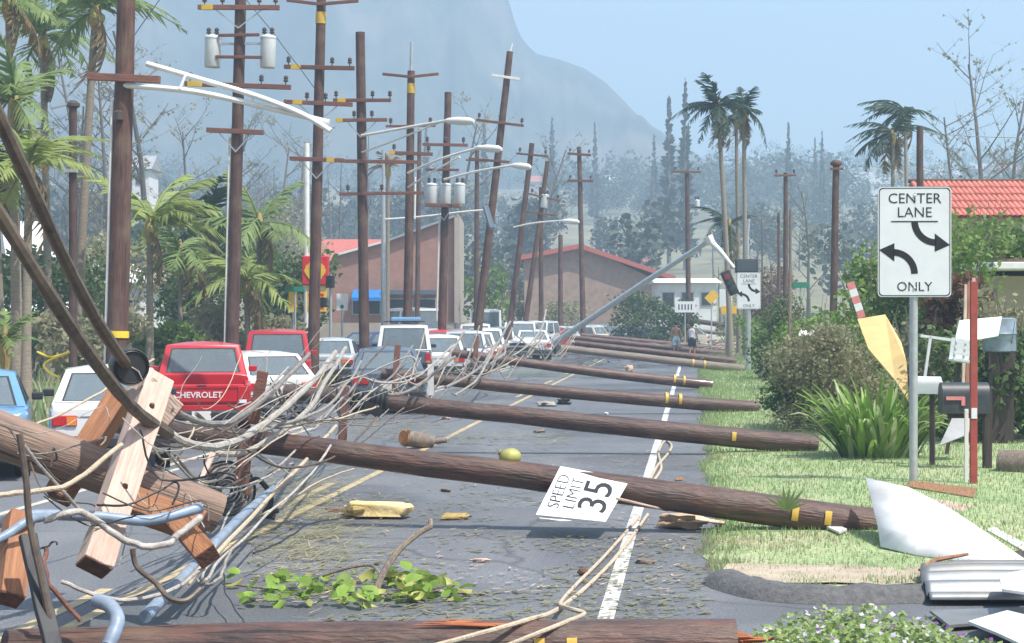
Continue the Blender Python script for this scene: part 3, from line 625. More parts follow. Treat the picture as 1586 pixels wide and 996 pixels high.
cable('rusty wire twisting down to the bottom pole', [(72, 848, 11.5), (70, 890, 11.4), (95, 930, 11.4), (125, 962, 11.4)], .016, 'crossarm_wood', 'wire')
cable('blue bent tube at the left edge under the conduit', [(-15, 842, 11.4), (15, 826, 11.5), (45, 806, 11.6), (75, 800, 11.8)], .03, 'blue_conduit', 'conduit', 10)
cable('grey pipe slanting over the dry litter', [(225, 955, 12.2), (300, 878, 13.6), (380, 795, 16.6), (450, 738, 20)], .045, 'blue_conduit', 'pipe', 10)
cable('tan rope running beside the grey pipe', [(290, 905, 12.9), (350, 842, 14.6), (410, 778, 17.4), (470, 716, 18.3), (520, 660, 22)], .02, 'rope', 'rope')
cable('pale rope from the tangle foot up to the near pole', [(318, 900, 13), (352, 858, 14.2), (420, 792, 16.8), (480, 735, 18), (512, 690, 18.4)], .016, 'cable_pale', 'rope')
cable('thin pale rope crossing over the coil of cable', [(310, 785, 14), (360, 765, 17), (400, 746, 17.8), (455, 700, 18.4), (530, 615, 25)], .014, 'cable_pale', 'rope')
cable('thin cord looping from coil down to road', [(312, 895, 13), (330, 860, 14), (345, 815, 15.5), (362, 780, 17)], .012, 'cable_pale', 'cord')
cable('loose white cord lying near the leafy branch', [(305, 898, 13.1), (325, 905, 13), (340, 895, 13.1), (350, 872, 13.7), (358, 850, 14.4)], .016, 'cable_pale', 'cord')
cable('thin black wire trailing across road past leafy branch', [(345, 885, 13.6), (352, 922, 13.2), (372, 955, 12.4), (395, 1005, 11.3)], .006, 'black_plastic', 'wire', 5)
cable('black wire hanging from the near pole above the coil', [(315, 705, 15.5), (322, 730, 15.6), (345, 745, 16), (368, 752, 17)], .008, 'black_plastic', 'wire', 5)
cable('long tan rope from white line across the bottom pole', [(1003, 797), (978, 832), (946, 872), (905, 912), (872, 938), (850, 951, 11.72), (825, 958, 11.5), (770, 974, 11.3), (660, 1004, 11.2)], .017, 'rope', 'rope')
cable('second tan rope beside the long one over bottom pole', [(990, 800), (960, 835), (930, 868), (893, 905), (868, 934), (880, 942, 11.9), (905, 950, 11.7), (880, 962, 11.46), (830, 982, 11.3), (780, 1002, 11.25)], .015, 'rope', 'rope')
cable('tan rope curled at the white edge line beyond the sign', [(1006, 745), (1018, 722), (1035, 702), (1040, 690), (1030, 683), (1020, 700), (1024, 725), (1012, 745)], .02, 'rope', 'rope')
cable('pale cables bundled at the broken fourth pole top', [(690, 600, 36), (722, 585, 38), (752, 560, 42), (772, 530, 46), (790, 498, 50)], .04, 'cable_grey')
cable('grey cable arching beside the white hatchback', [(705, 612, 36), (735, 592, 37), (752, 566, 38), (762, 545, 40), (755, 525, 42)], .03, 'cable_pale')
cable('cable loop lying by the fourth fallen pole', [(740, 572, 44), (765, 560, 46), (782, 545, 48), (775, 533, 50), (750, 540, 50)], .03, 'cable_pale')
cable('cable hanging near the white pickup far ahead', [(792, 552, 54), (818, 535, 58), (838, 510, 60), (846, 480, 62)], .035, 'cable_pale')
cable('second far cable crossing toward the signal mast', [(800, 520, 60), (830, 540, 58), (862, 520, 60), (880, 505, 62)], .03, 'cable_grey')
cable('thin dark wire from the pole behind the lane sign', [(1425, 204, 60), (1500, 211, 60), (1600, 214, 60)], .012, 'black_plastic', 'wire', 5)
cable('thin slack wire between the two tall left poles', [(374, -10, 49), (430, 60, 50), (497, 150, 53)], .010, 'black_plastic', 'wire', 5)
cable('thin wire from the first pole to the upper edge', [(205, 60, 32), (240, 10, 34), (275, -40, 36)], .010, 'black_plastic', 'wire', 5)

# the thick of the tangle: more strands swept between the broken tops
rc = random.Random(44); where = ['over the red pickup bumper', 'past the short crossarm stub', 'behind the fat pale cable', 'below the white askew hatchback', 'toward the black plastic wrap', 'along the second pole top', 'in front of the white sedan', 'beside the upright crossarm of second pole', 'down to the near pole top', 'above the spiral coil', 'left of the yellow line', 'among the straw']
base_ = [((262, 650, 13.4), (330, 662, 15), (392, 640, 17), (440, 596, 20), (470, 560, 22)), ((300, 640, 15), (350, 668, 16), (410, 668, 17.4), (470, 626, 20), (515, 575, 24)), ((310, 695, 15.5), (362, 700, 16.6), (425, 676, 17.8), (500, 610, 22), (548, 548, 26)),
         ((420, 585, 24), (446, 622, 24), (480, 636, 24.4), (518, 606, 25.5), (545, 570, 27)), ((470, 660, 19), (512, 640, 22), (548, 612, 26), (580, 605, 27.5)), ((500, 640, 25), (545, 655, 26), (585, 662, 27), (620, 655, 27.6)), ((60, 655, 14), (130, 622, 15), (180, 590, 15.5), (240, 560, 16)),
         ((525, 560, 26), (520, 610, 26.5), (528, 660, 26), (512, 690, 24)), ((352, 650, 17), (380, 690, 17.6), (420, 712, 17.8), (455, 742, 18)), ((270, 700, 15), (300, 740, 16), (330, 742, 16.6), (362, 724, 17.4)), ((405, 802, 17.4), (450, 770, 18.6), (500, 742, 20), (548, 728, 22)), ((395, 860, 15), (440, 832, 16.2), (480, 815, 17.2), (520, 800, 18.2))]
for i, (w_, q_) in enumerate(zip(where, base_)):
    cable('thin ' + ('pale', 'grey', 'tan', 'dark')[i % 4] + ' strand of the tangle ' + w_, [(x + rc.uniform(-4, 4), y + rc.uniform(-4, 4), d_) for x, y, d_ in q_], (.012, .016, .010, .009)[i % 4], ('cable_pale', 'cable_grey', 'rope', 'black_plastic')[i % 4], 'cable', 6)

for i in range(46):                                       # wires too alike to tell apart
    d0 = rc.uniform(13, 27); f_ = (d0 - 13) / 14; x0 = 250 + f_ * 250 + rc.uniform(-70, 60); y0 = 690 - f_ * 90 + rc.uniform(-50, 50); x1 = x0 + rc.uniform(60, 210); y1 = y0 - rc.uniform(-30, 110); d1 = min(29, d0 + rc.uniform(0, 5)); sg = rc.uniform(15, 70)
    q_ = [(x0, y0, d0), (x0 + (x1 - x0) * .3 + rc.uniform(-12, 12), y0 + (y1 - y0) * .3 + sg * .8, d0 + (d1 - d0) * .3), (x0 + (x1 - x0) * .65 + rc.uniform(-12, 12), y0 + (y1 - y0) * .65 + sg * rc.uniform(.3, .8), d0 + (d1 - d0) * .65), (x1, y1, d1)]
    if i % 3 == 0: q_.append((x1 + rc.uniform(-40, 20), y1 + rc.uniform(-10, 60), d1))
    wr_, wm_ = rc.choice([.005, .007, .009, .013]), rc.choice(['cable_pale', 'cable_grey', 'cable_brown', 'rope', 'cable_brown'])
    wl_ = {'cable_pale': 'pale', 'cable_grey': 'grey', 'rope': 'tan', 'cable_brown': 'dark'}[wm_]; wt_ = {.005: 'hair thin', .007: 'thin', .009: 'slim', .013: 'stout'}[wr_]; xm_ = (x0 + x1) / 2
    wp_ = 'beside the light timber' if xm_ < 330 else 'below the lettered tailgate' if xm_ < 400 and y0 < 660 else 'above the spiral coil' if xm_ < 400 else 'under the askew hatchback' if xm_ < 470 and y0 < 640 else 'over the near pole top' if xm_ < 470 else 'by the black plastic wrap' if xm_ < 560 else 'before the slate sedan'
    cable(('long ' if x1 - x0 > 130 else 'short ') + f'{wt_} {wl_} loose wire curling ' + ('down ' if y1 > y0 else 'up ') + ('and back ' if i % 3 == 0 else '') + wp_, q_, wr_, wm_, 'wire', 5, 'loose wires of the tangle', 6, 'wire')
for i in range(16):
    x0 = rc.uniform(-20, 240); y0 = rc.uniform(640, 880); d0 = rc.uniform(11.6, 13.4); x1 = x0 + rc.uniform(40, 160); y1 = y0 + rc.uniform(-60, 90)
    wr_, wm_ = rc.choice([.004, .006, .008]), rc.choice(['cable_pale', 'cable_grey', 'cable_brown', 'black_plastic']); wl_ = {'cable_pale': 'pale', 'cable_grey': 'grey', 'black_plastic': 'black', 'cable_brown': 'brown'}[wm_]; wt_ = {.004: 'hair thin', .006: 'thin', .008: 'slim'}[wr_]
    wp_ = ('at the left edge' if x0 < 50 else 'around the brown timber' if x0 < 120 else 'across the light timber' if x0 < 190 else 'by the split orange timber') + (' above' if y0 < 760 else ' below') + ' the blue conduit'
    cable(f'{wt_} {wl_} wire dangling ' + wp_, [(x0, y0, d0), ((x0 + x1) / 2 + rc.uniform(-30, 30), (y0 + y1) / 2 + rc.uniform(10, 60), d0 + rc.uniform(-.2, .3)), (x1, y1, d0 + rc.uniform(-.2, .3)), (x1 + rc.uniform(-20, 30), y1 + rc.uniform(-10, 60), d0)], wr_, wm_, 'wire', 5, 'loose wires around the timbers', 6, 'wire')
for lb, a, b in (('fallen pole between the walkers and the pale grey pole', (1140, 560, 76), (890, 531, 76)), ('low fallen pole just beyond the walkers', (1128, 541, 102), (900, 519, 102)), ('fallen pole crossing the far clutter, right side', (1190, 523, 125), (1010, 506, 124)), ('thin fallen pole slanting by far signs', (1180, 516, 128), (1040, 494, 130))):
    fallen(lb, a, b, .16, .12)

for i, (x0, y0, d0, wp_) in enumerate(((600, 585, 37, 'at the third pole top'), (640, 600, 37.5, 'below the slate sedan bumper'), (690, 575, 41, 'by the narrow pale board'), (720, 560, 48, 'at the fourth pole top'), (755, 560, 49, 'under the white wagon'), (800, 545, 58, 'left of the pale grey pole'), (845, 540, 62, 'at the pale grey pole top'))):
    for j, (wl_, wm_, wr_) in enumerate((('pale', 'cable_pale', .016), ('grey', 'cable_grey', .02), ('dark', 'cable_brown', .012), ('tan', 'rope', .012), ('thick pale', 'cable_pale', .028), ('thick grey', 'cable_grey', .03))):
        sc_f = 38 / d0; a_ = rc.uniform(-50, 20) * sc_f; b_ = rc.uniform(40, 110) * sc_f; up = rc.uniform(10, 75) * sc_f; sg = rc.uniform(5, 40) * sc_f
        cable(wl_ + ' cable looped ' + wp_, [(x0 + a_, y0 + rc.uniform(-8, 8), d0), (x0 + a_ + b_ * .35, y0 + sg, d0 + .3), (x0 + a_ + b_ * .7, y0 + sg * .4 - up * .4, d0 + .7), (x0 + a_ + b_, y0 - up, d0 + 1.2)], wr_, wm_, 'cable', 6, 'cables at the far pole tops', 5)

# ------------------------------------------------------------------ timbers and hardware in the left tangle
def timber(label, a, b, wd, ht, m='raw_timber', name='timber', up=None, cat='timber', group='broken timbers in the left tangle'):
    a, b = P(*a), P(*b); z = (b - a); L = z.length; z = z / L; u = V(up) if up else -FW
    y = (u - z * u.dot(z)).normalized(); x = y.cross(z)
    t = thing(name, label, cat, group=group); t.matrix_world = Matrix.Translation(a) @ Matrix((x, y, z)).transposed().to_4x4()
    mb = MB(); k = 5; vs = []
    for i in range(k + 1):
        zz = L * i / k; j = lambda: rnd.uniform(-.004, .004)
        vs += [(-wd / 2 + j(), -ht / 2 + j(), zz), (wd / 2 + j(), -ht / 2 + j(), zz), (wd / 2 + j(), ht / 2 + j(), zz), (-wd / 2 + j(), ht / 2 + j(), zz)]
    fs = [(i * 4 + q, i * 4 + (q + 1) % 4, i * 4 + 4 + (q + 1) % 4, i * 4 + 4 + q) for i in range(k) for q in range(4)] + [(3, 2, 1, 0), tuple(k * 4 + q for q in range(4))]
    mb.add(vs, fs); mb.build('beam', m, t, bevel=.008)
    MB().box((0, 0, L + .003), (wd * .93, ht * .93, .012)).build('cut_end', 'end_grain', t); t['_L'] = L
    return t
t = timber('pale weathered crossarm timber standing upright in the tangle', (243, 588, 13.2), (146, 878, 12.0), .21, .16, 'raw_timber', up=tuple(-FW * .75 + RT * .55 + UP * .3))
for k in (.3, 1.05): MB().lathe([(.02, 0), (.022, .02), (.01, .03)], 8, Matrix.Translation((0, .082, k))).build('bolt', 'end_grain', t, True)
timber('brown timber with pale top edge leaning left of the light timber', (192, 608, 13.6), (88, 770, 13.2), .16, .22, 'orange_timber', up=tuple(-FW + RT * -.2))
timber('short orange timber end at the left edge of the tangle', (30, 800, 11.7), (14, 928, 11.3), .17, .15, 'orange_timber', up=tuple(-FW + RT * .6))
timber('split orange timber at the right end of the tangle', (262, 792, 12.8), (322, 862, 12.3), .15, .13, 'orange_timber', up=tuple(-FW + UP * .5))
timber('rough broken timber lying under the blue conduit', (180, 770, 12.9), (312, 818, 12.7), .20, .16, 'orange_timber', up=tuple(-FW + UP))
timber('thin tan stick standing by the coil of cable', (330, 702, 15.8), (300, 772, 15.5), .05, .05, 'raw_timber', name='stick', cat='stick')
timber('pale jagged block below the black spool', (215, 598, 13.1), (262, 640, 13.3), .20, .2, 'raw_timber', name='wood_block', cat='wood block', up=tuple(-FW + UP * .4))
timber('short upright crossarm stub behind the light timber', (408, 575, 17.5), (392, 655, 17.5), .10, .1, 'crossarm_wood', cat='timber')
timber('dark steel strap leaning at the bottom left corner', (42, 828, 11.2), (86, 1020, 10.9), .11, .05, 'bumper_black', name='steel_strap', cat='steel strap', up=tuple(-FW + RT * .8))
# black spool on the cable end
c = P(202, 568, 12.9); t = thing('cable_spool', 'black round spool hanging at the end of the thick cable', 'spool', c)
ax = (-FW * .85 + RT * .5 - UP * .12).normalized(); Mx = ax.to_track_quat('Z', 'Y').to_matrix().to_4x4()
s_ = MB().lathe([(.05, -.20), (.09, -.17), (.125, -.12), (.135, -.02), (.13, .02), (.115, .03), (.10, .0), (.05, -.02), (.03, .01)], 22, Mx).build('drum', 'black_plastic', t, True)
MB().lathe([(.118, .018), (.128, .03), (.135, .02)], 22, Mx).build('rim', 'bumper_black', t, True)
MB().tube([Mx @ V((.0, .0, .02)), Mx @ V((.05, -.03, .03)), Mx @ V((.08, -.09, .03))], .006, 5).build('cord', 'cable_pale', t, True)
# coil of cable on the road
c = P(350, 760, 18.9); t = thing('cable_coil', 'flat grey spiral coil of cable standing on the road', 'cable coil', c); mb = MB()
ux, uy = (RT + FW * .25).normalized(), UP
for ring in range(7):
    r = .06 + ring * .036; q = [c * 0 + (ux * math.cos(a) + uy * math.sin(a)) * r + FW * rnd.uniform(-.02, .02) + FW * .03 * ring for a in [i * .262 for i in range(25)]]
    MB().tube(q, .017, 7).build('turn', 'cable_grey' if ring % 2 else 'cable_brown', t, True)
q = [(ux * math.cos(a) + uy * math.sin(a)) * .31 - FW * .05 for a in [i * .262 - .4 for i in range(18)]]; MB().tube(q, .012, 6).build('outer_turn', 'black_plastic', t, True)
# black clamp beside it
c = P(402, 772, 18.7); t = thing('cable_clamp', 'black hooked clamp beside the spiral coil', 'clamp', c)
MB().tube(spline([RT * -.16 + UP * .10, RT * -.04 + UP * .2, RT * .08 + UP * .1, RT * .12 + UP * -.04, RT * .05 + UP * -.16, RT * .16 + UP * -.2], 5), .028, 8).build('hook', 'black_plastic', t, True)
MB().bar(RT * -.14 + UP * .04, RT * -.1 + UP * .16, .07, .06).build('jaw', 'orange_timber', t, bevel=.01)
MB().bar(RT * .02 + UP * -.18, RT * .2 + UP * -.12, .05, .05).build('foot', 'black_plastic', t, bevel=.01)
# yellow tape behind the white sedan
t = tag(MB().tube(spline([P(58, 545, 34), P(80, 553, 33.6), P(108, 545, 33.4), P(70, 562, 33.5), P(74, 575, 33.2), P(92, 585, 33)], 5), .022, 5).build('warning_tape', 'yellow_tape'), 'yellow warning tape strung behind the white sedan', 'tape')
# upright pale board by the sedan far ahead
t = tag(MB().box((0, 0, 0), (.12, .03, .62)).build('pale_board', 'plywood_white'), 'narrow pale board upright at the third pole top', 'board'); t.location = P(667, 588, 36)

# ------------------------------------------------------------------ signs
def arrow_mesh(m='sign_black'):                            # the pair of curved arrows of the center lane sign, metres, in the x-z plane facing -y
    def one(sg):
        mb = MB()
        pts = []
        for i in range(13):
            a = i / 12; ang = R(90) * a; r = .27; pts.append((sg * (.0 + r * (1 - math.cos(ang))), sg * (.24 - r * math.sin(ang) * 1.0)))
        hw = .042; L_, R_ = [], []
        for i, (x, z) in enumerate(pts):
            x0, z0 = pts[max(i - 1, 0)]; x1, z1 = pts[min(i + 1, 12)]; tx, tz = x1 - x0, z1 - z0; ln = math.hypot(tx, tz); nx, nz_ = -tz / ln, tx / ln
            L_.append((x + nx * hw, z + nz_ * hw)); R_.append((x - nx * hw, z - nz_ * hw))
        ox = .0 * sg; oz = sg * .09
        f = lambda q: V((q[0] + ox, 0, q[1] + oz))
        for i in range(12): mb.add([f(L_[i]), f(L_[i + 1]), f(R_[i + 1]), f(R_[i])], [(0, 1, 2, 3)])
        x, z = pts[12]; tip = (x + sg * .17, z - sg * .03); mb.add([f((x - sg * .02, z + .115)), f(tip), f((x - sg * .02, z - .115))], [(0, 1, 2)])
        return mb
    return one(1), one(-1)
def lane_sign(label, px, top_y, bot_y, base_y, post_w, name_text=True, d=None, yaw=0):
    d = d or F * CAM_H / (base_y - 485.0); s = F / d; w_, h_ = .90, 1.38
    b = B(px, d, 0); t = thing('lane_sign', label, 'road sign', b, (0, 0, YAW + yaw), 'center lane signs')
    zc = P(px, (top_y + bot_y) / 2, d).z; h_ = (bot_y - top_y) / s; w_ = h_ * .66
    pa = MB(); rr = .05; out = []; PY = -(post_w / s / 2 + .012)
    for cx, cz, a0 in ((w_ / 2 - rr, h_ / 2 - rr, 0), (-w_ / 2 + rr, h_ / 2 - rr, 90), (-w_ / 2 + rr, -h_ / 2 + rr, 180), (w_ / 2 - rr, -h_ / 2 + rr, 270)):
        for k in range(5): a = R(a0 + k * 22.5); out.append(V((cx + rr * math.cos(a), 0, cz + rr * math.sin(a))))
    pa.slab([V((p.x, PY, p.z)) for p in out], .006, (0, -1, 0)); pl = pa.build('panel', 'sign_white', t); pl.location = (0, 0, zc)
    bd = MB(); q = .022; r2 = .012; n_ = len(out)
    A = [V((p.x * (1 - 2 * r2 / w_), PY - .0025, p.z * (1 - 2 * r2 / h_))) for p in out]; Bb = [V((p.x * (1 - 2 * q / w_), PY - .0025, p.z * (1 - 2 * q / h_))) for p in out]
    bd.add(A + Bb, [(i, (i + 1) % n_, n_ + (i + 1) % n_, n_ + i) for i in range(n_)]); bd.build('border', 'sign_black', pl)
    k = h_ / 1.38
    for am in arrow_mesh():
        ar = am.build('arrow', 'sign_black', pl); ar.location = (0, PY - .0025, -.07 * k); ar.scale = (k, 1, k)
    lettering('CENTER', .18 * k, 'sign_black', pl, (0, PY - .002, .54 * k), bold=-.001, sx=1.0); lettering('LANE', .18 * k, 'sign_black', pl, (0, PY - .002, .365 * k), bold=-.001)
    MB().box((0, PY - .0025, .255 * k), (.58 * k, .002, .014 * k)).build('rule', 'sign_black', pl)
    lettering('ONLY', .165 * k, 'sign_black', pl, (0, PY - .002, -.565 * k), bold=-.001)
    MB().tube([(0, 0, -.2), (0, 0, zc + h_ / 2 - .03)], post_w / s / 2, 10).build('post', 'galvanised', t, True)
    for zz in (.35, -.35): MB().lathe([(.016, 0), (.018, .008), (.008, .014)], 8, Matrix.Translation((0, PY - .001, zz * h_ * 1.2)) @ Matrix.Rotation(R(90), 4, 'X')).build('bolt', 'galvanised', pl, True)
    return t
lane_sign('near white CENTER LANE ONLY sign with two curved arrows', 1415, 290, 460, 757, 13, yaw=R(-3))
lane_sign('farther small CENTER LANE ONLY sign beside the hanging signal', 1159, 422, 479, 577, 8, yaw=R(2))

# the speed limit sign propped on the near fallen pole
A_, B_, C_, D_ = P(868, 722, 18.25), P(976, 742, 18.15), P(938, 808, 17.55), P(830, 797, 17.6)
t = thing('speed_limit_sign', 'white SPEED LIMIT 35 sign torn off and propped on the near pole', 'road sign', D_)
ex = ((B_ - A_) + (C_ - D_)).normalized(); ey = ((A_ - D_) + (B_ - C_)); ey = (ey - ex * ey.dot(ex)).normalized(); ez = ex.cross(ey)
w1 = ((B_ - A_).length + (C_ - D_).length) / 2; h1 = ((A_ - D_).length + (B_ - C_).length) / 2
t.matrix_world = Matrix.Translation((A_ + B_ + C_ + D_) / 4) @ Matrix((ex, ey, ez)).transposed().to_4x4()
MB().slab([t.matrix_world.inverted() @ p for p in (A_, D_, C_, B_)], .004).build('panel', 'sign_white', t)
sk = (t.matrix_world.inverted() @ ((A_ + B_) / 2)).x / (h1 / 2)
def flat_text(s, size, cx, cy, bold, stretch):            # reads from near to far edge, top of letters towards the left
    o = link('lettering', text_mesh(s, size, 'sign_black', bold=bold), t)
    o.matrix_local = Matrix(((-size * 0 + 0, 0, 0, 0),) * 4) if False else Matrix.Translation((cx + sk * cy, cy, .007)) @ Matrix(((sk * stretch, -1, 0, 0), (stretch, 0, 0, 0), (0, 0, 1, 0), (0, 0, 0, 1)))
    return o
flat_text('SPEED', .17, -w1 * .34, 0, -.0035, h1 * .80 / .53); flat_text('LIMIT', .17, -w1 * .13, 0, -.0035, h1 * .72 / .45); flat_text('35', .40, w1 * .20, 0, .001, h1 * .72 / .43)

# gas station sign on a white mast
d = 66; b = B(475, d); t = thing('gas_station_sign', 'red and yellow shell emblem sign with yellow price board on white mast', 'sign', b, (0, 0, YAW)); s = F / d
L = lambda px, py: V(((px - 475) / s, 0, (P(475, py, d)).z))
MB().tube([(0, 0, -.1), L(475, 222)], .105, 12).build('mast', 'lamp_white', t, True)
c = L(489, 419); pn = MB().box((0, 0, 0), (41 / s, .35, 45 / s)).build('emblem_box', 'sign_red', t, bevel=.04); pn.location = (c.x, -.02, c.z)
mb = MB(); k = .40; fan = [V((0, 0, -.36 * k * 1.6))]
for i in range(15):
    a = R(-8 + 196 * i / 14); r = k * (1.0 if i % 2 else .93); fan.append(V((r * math.cos(a), 0, r * math.sin(a) * .95 - .06)))
fan = [V((.16, 0, -.42)), *fan[1:], V((-.16, 0, -.42))]
mb.slab(fan, .03, (0, -1, 0)); e = mb.build('shell_emblem', 'sign_yellow', pn); e.location = (0, -.205, .02)
for i in range(5):
    a = R(50 + 20 * i); MB().bar((.0, -.238, -.34), (.36 * math.cos(a), -.238, .36 * math.sin(a) - .04), .012, .006, up=(0, 1, 0)).build('rib', 'sign_red', e).location = (0, .205, 0)
c = L(490, 462); pb = MB().box((0, 0, 0), (31 / s, .2, 43 / s)).build('price_board', 'sign_yellow', t, bevel=.02); pb.location = (c.x, 0, c.z)
for r_ in range(4): MB().box((0, -.104, .36 - r_ * .235), (.56, .008, .10)).build('price_row', 'sign_red' if r_ % 2 else 'sign_white', pb)
def small_sign(label, px, top, bot, wpx, d, m, post=True, diamond=False, name='road_sign', extra=None, mp='galvanised'):
    s = F / d; b = B(px, d); t = thing(name, label, 'sign', b, (0, 0, YAW)); zc = P(px, (top + bot) / 2, d).z; h_ = (bot - top) / s; w_ = wpx / s
    o = MB().box((0, 0, 0), (w_, .02, h_)).build('panel', m, t, bevel=.006); o.location = (0, -.06, zc)
    if diamond: o.rotation_euler = (0, R(45), 0)
    MB().tube([(0, 0, -.1), (0, 0, zc + h_ * .4)], .035, 8).build('post', mp, t, True)
    if extra: extra(o, w_, h_)
    return t
small_sign('white square sign with small green mark near the gas sign', 530, 455, 481, 17, 64, 'sign_white', extra=lambda o, w_, h_: MB().lathe([(.07, 0), (.07, .006)], 12, Matrix.Translation((0, -.012, -.16)) @ Matrix.Rotation(R(90), 4, 'X')).build('mark', 'sign_green', o))
small_sign('yellow oval sign left of the gas station sign', 454, 447, 484, 13, 62, 'sign_yellow')
small_sign('green street name sign left of the yellow oval sign', 457, 444, 452, 30, 61, 'sign_green', name='street_sign')
small_sign('orange diamond warning sign in the far clutter', 1102, 451, 469, 14, 96, 'sign_yellow', diamond=True)
small_sign('white square sign between the orange far signs', 1124, 448, 476, 20, 94, 'sign_white')
small_sign('orange far sign below the white square sign', 1130, 474, 486, 26, 93, 'sign_yellow')
small_sign('long white far sign left of the orange diamond', 1061, 467, 484, 32, 105, 'sign_white', extra=lambda o, w_, h_: [MB().box((x, -.013, 0), (.07, .006, h_ * .5)).build('letter_block', 'sign_black', o) for x in (-.36, -.18, 0, .18, .36)])
small_sign('green street name sign standing in the hedge', 1240, 437, 446, 26, 70, 'sign_green', name='street_sign')
small_sign('green street name sign beside the capped dark pole', 1322, 426, 435, 38, 55, 'sign_green', name='street_sign')
# traffic light near the gas sign
b = B(512, 63); t = thing('traffic_light', 'dark traffic light on thin post right of the gas sign', 'traffic signal', b, (0, 0, YAW)); q = lambda py: P(512, py, 63).z
MB().tube([(0, 0, -.1), (0, 0, q(425))], .05, 8).build('post', 'galvanised', t, True)
for k_, (xo, y0, y1) in enumerate(((0, 427, 446), (-.25, 461, 476))):
    h = MB().box((xo, -.12, (q(y0) + q(y1)) / 2), (.3, .22, q(y0) - q(y1))).build('signal_head', 'mailbox_dark', t, bevel=.02)
    for j in range(3): MB().lathe([(.07, 0), (.08, .1), (.07, .1)], 10, Matrix.Translation((xo, -.23, q(y0) - (j + .5) * (q(y0) - q(y1)) / 3)) @ Matrix.Rotation(R(90), 4, 'X')).build('lens_hood', 'sign_black', h, True)

# ------------------------------------------------------------------ plants
def frond_mesh(var, m, n=24, wind=0.0, droop=.55, wid=.34, dry=False):
    r = random.Random(var); mb = MB(); pts = []
    for i in range(9):
        t = i / 8; pts.append(V((t * (1 - .12 * t), wind * .25 * t * t, .22 * t - droop * t * t)))
    mb.tube(pts, [.022 * (1 - .8 * i / 8) for i in range(9)], 5)
    c = spline(pts, 4); k = len(c)
    for i in range(n):
        t = .10 + .90 * i / (n - 1); q = t * (k - 1); a = int(q); p = c[a].lerp(c[min(a + 1, k - 1)], q - a); d = (c[min(a + 1, k - 1)] - c[max(a - 1, 0)]).normalized()
        L = wid * (math.sin(math.pi * min(1, .12 + t * .86)) ** .6) * r.uniform(.8, 1.1)
        for s in (-1, 1):
            if r.random() < .25: continue
            o = V((0, s, 0)); tip = p + (d * r.uniform(.35, .65) + o * r.uniform(.5, .85) + V((0, wind * .9, -r.uniform(.25, .7)))).normalized() * L
            mid = p.lerp(tip, .45) + V((0, 0, .05 * L)); w = d * (.017 + .006 * r.random())
            mb.add([p - w, p + w, mid + w * 1.1, tip, mid - w * 1.1], [(0, 1, 2, 4), (4, 2, 3)])
    return mb.mesh('frond', m)
def fr(m, v, wind): return shared(('fr', m, v, wind), lambda: frond_mesh(v, m, wind=wind, droop=(.35, .55, .75, .95)[v % 4]))
def palm(label, cx, cy, d, bx, nf, fl, m='leaf_palm', r0=.14, wind=0.0, wdir=0.0, bias=0.0, up=(-20, 70), boot=True, nuts=0, group='windblown palm trees', dead=2, trunk='palm_trunk', seed=1, name='palm_tree'):
    r = random.Random(seed); top = P(cx, cy, d); b = B(bx, d); b.z = gz(b.x, b.y) - .05
    t = thing(name, label, 'palm tree', b, group=group); tp = top - b
    k = 10; pts = [V((tp.x * (i / k) ** 1.3, tp.y * i / k, tp.z * i / k)) for i in range(k + 1)]
    MB().tube(pts, [r0 * (1.35 - .35 * min(1, i / 2)) * (1 - .3 * i / k) for i in range(k + 1)], 9).build('trunk', trunk, t, True)
    if boot: MB().tube([tp - V((0, 0, .5)), tp - V((0, 0, .25)), tp + V((0, 0, .05)), tp + V((0, 0, .45))], [r0 * .8, r0 * 1.35, r0 * 1.2, r0 * .4], 9).build('crown_shaft', 'palm_boot', t, True)
    for i in range(nf):
        a = 2 * math.pi * i / nf + r.uniform(-.25, .25); e = r.uniform(*up)
        a = a + bias * math.sin(wdir - a)
        mm = 'leaf_dry' if i < dead else m; ee = r.uniform(-75, -50) if i < dead else e
        o = link('frond', fr(mm, r.randrange(4), wind if i >= dead else 0), t); s = fl * r.uniform(.8, 1.12)
        o.location = tp + V((0, 0, .1)); o.rotation_euler = (r.uniform(-.4, .4), -R(ee), a); o.scale = (s, s, s)
    for i in range(nuts):
        a = r.uniform(0, 6.28); o = MB().lathe([(.01, -.13), (.08, -.09), (.11, 0), (.08, .09), (.01, .13)], 8).build('coconut', 'coconut', t, True); o.location = tp + V((.2 * math.cos(a), .2 * math.sin(a), -.15 + r.uniform(-.1, .1)))
    return t
palm('tall coconut palm whose crown touches the top edge, left', 66, 62, 60, 76, 15, 2.6, 'leaf_palm', .15, seed=2, bias=.3, nuts=5)
palm('bent coconut palm just left of the nearest standing pole', 148, 22, 57, 118, 14, 2.5, 'leaf_palm', .16, seed=3, nuts=5, bias=.5, wdir=.4)
palm('palm with drooping fronds at the top left corner', 12, 2, 50, 30, 11, 2.3, 'leaf_palm', .13, seed=4)
palm('bushy palm with broad fronds at the left edge, mid height', 22, 165, 46, 24, 15, 2.0, 'leaf_palm', .13, seed=5, up=(-10, 80))
palm('low leafy palm at left edge below the bushy one', 45, 265, 44, 40, 16, 2.2, 'leaf_palm_light', .13, seed=6, up=(-10, 80))
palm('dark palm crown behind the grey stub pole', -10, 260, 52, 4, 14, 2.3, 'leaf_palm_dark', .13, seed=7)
palm('young yellow green palm with fronds blown to the right', 232, 352, 55, 232, 13, 2.5, 'leaf_palm_light', .13, wind=.5, bias=1.0, wdir=.1, up=(5, 75), seed=8, nuts=6, dead=1)
palm('small drooping palm right of the windblown young palm', 279, 392, 58, 279, 12, 1.9, 'leaf_palm', .09, seed=9, up=(-30, 50))
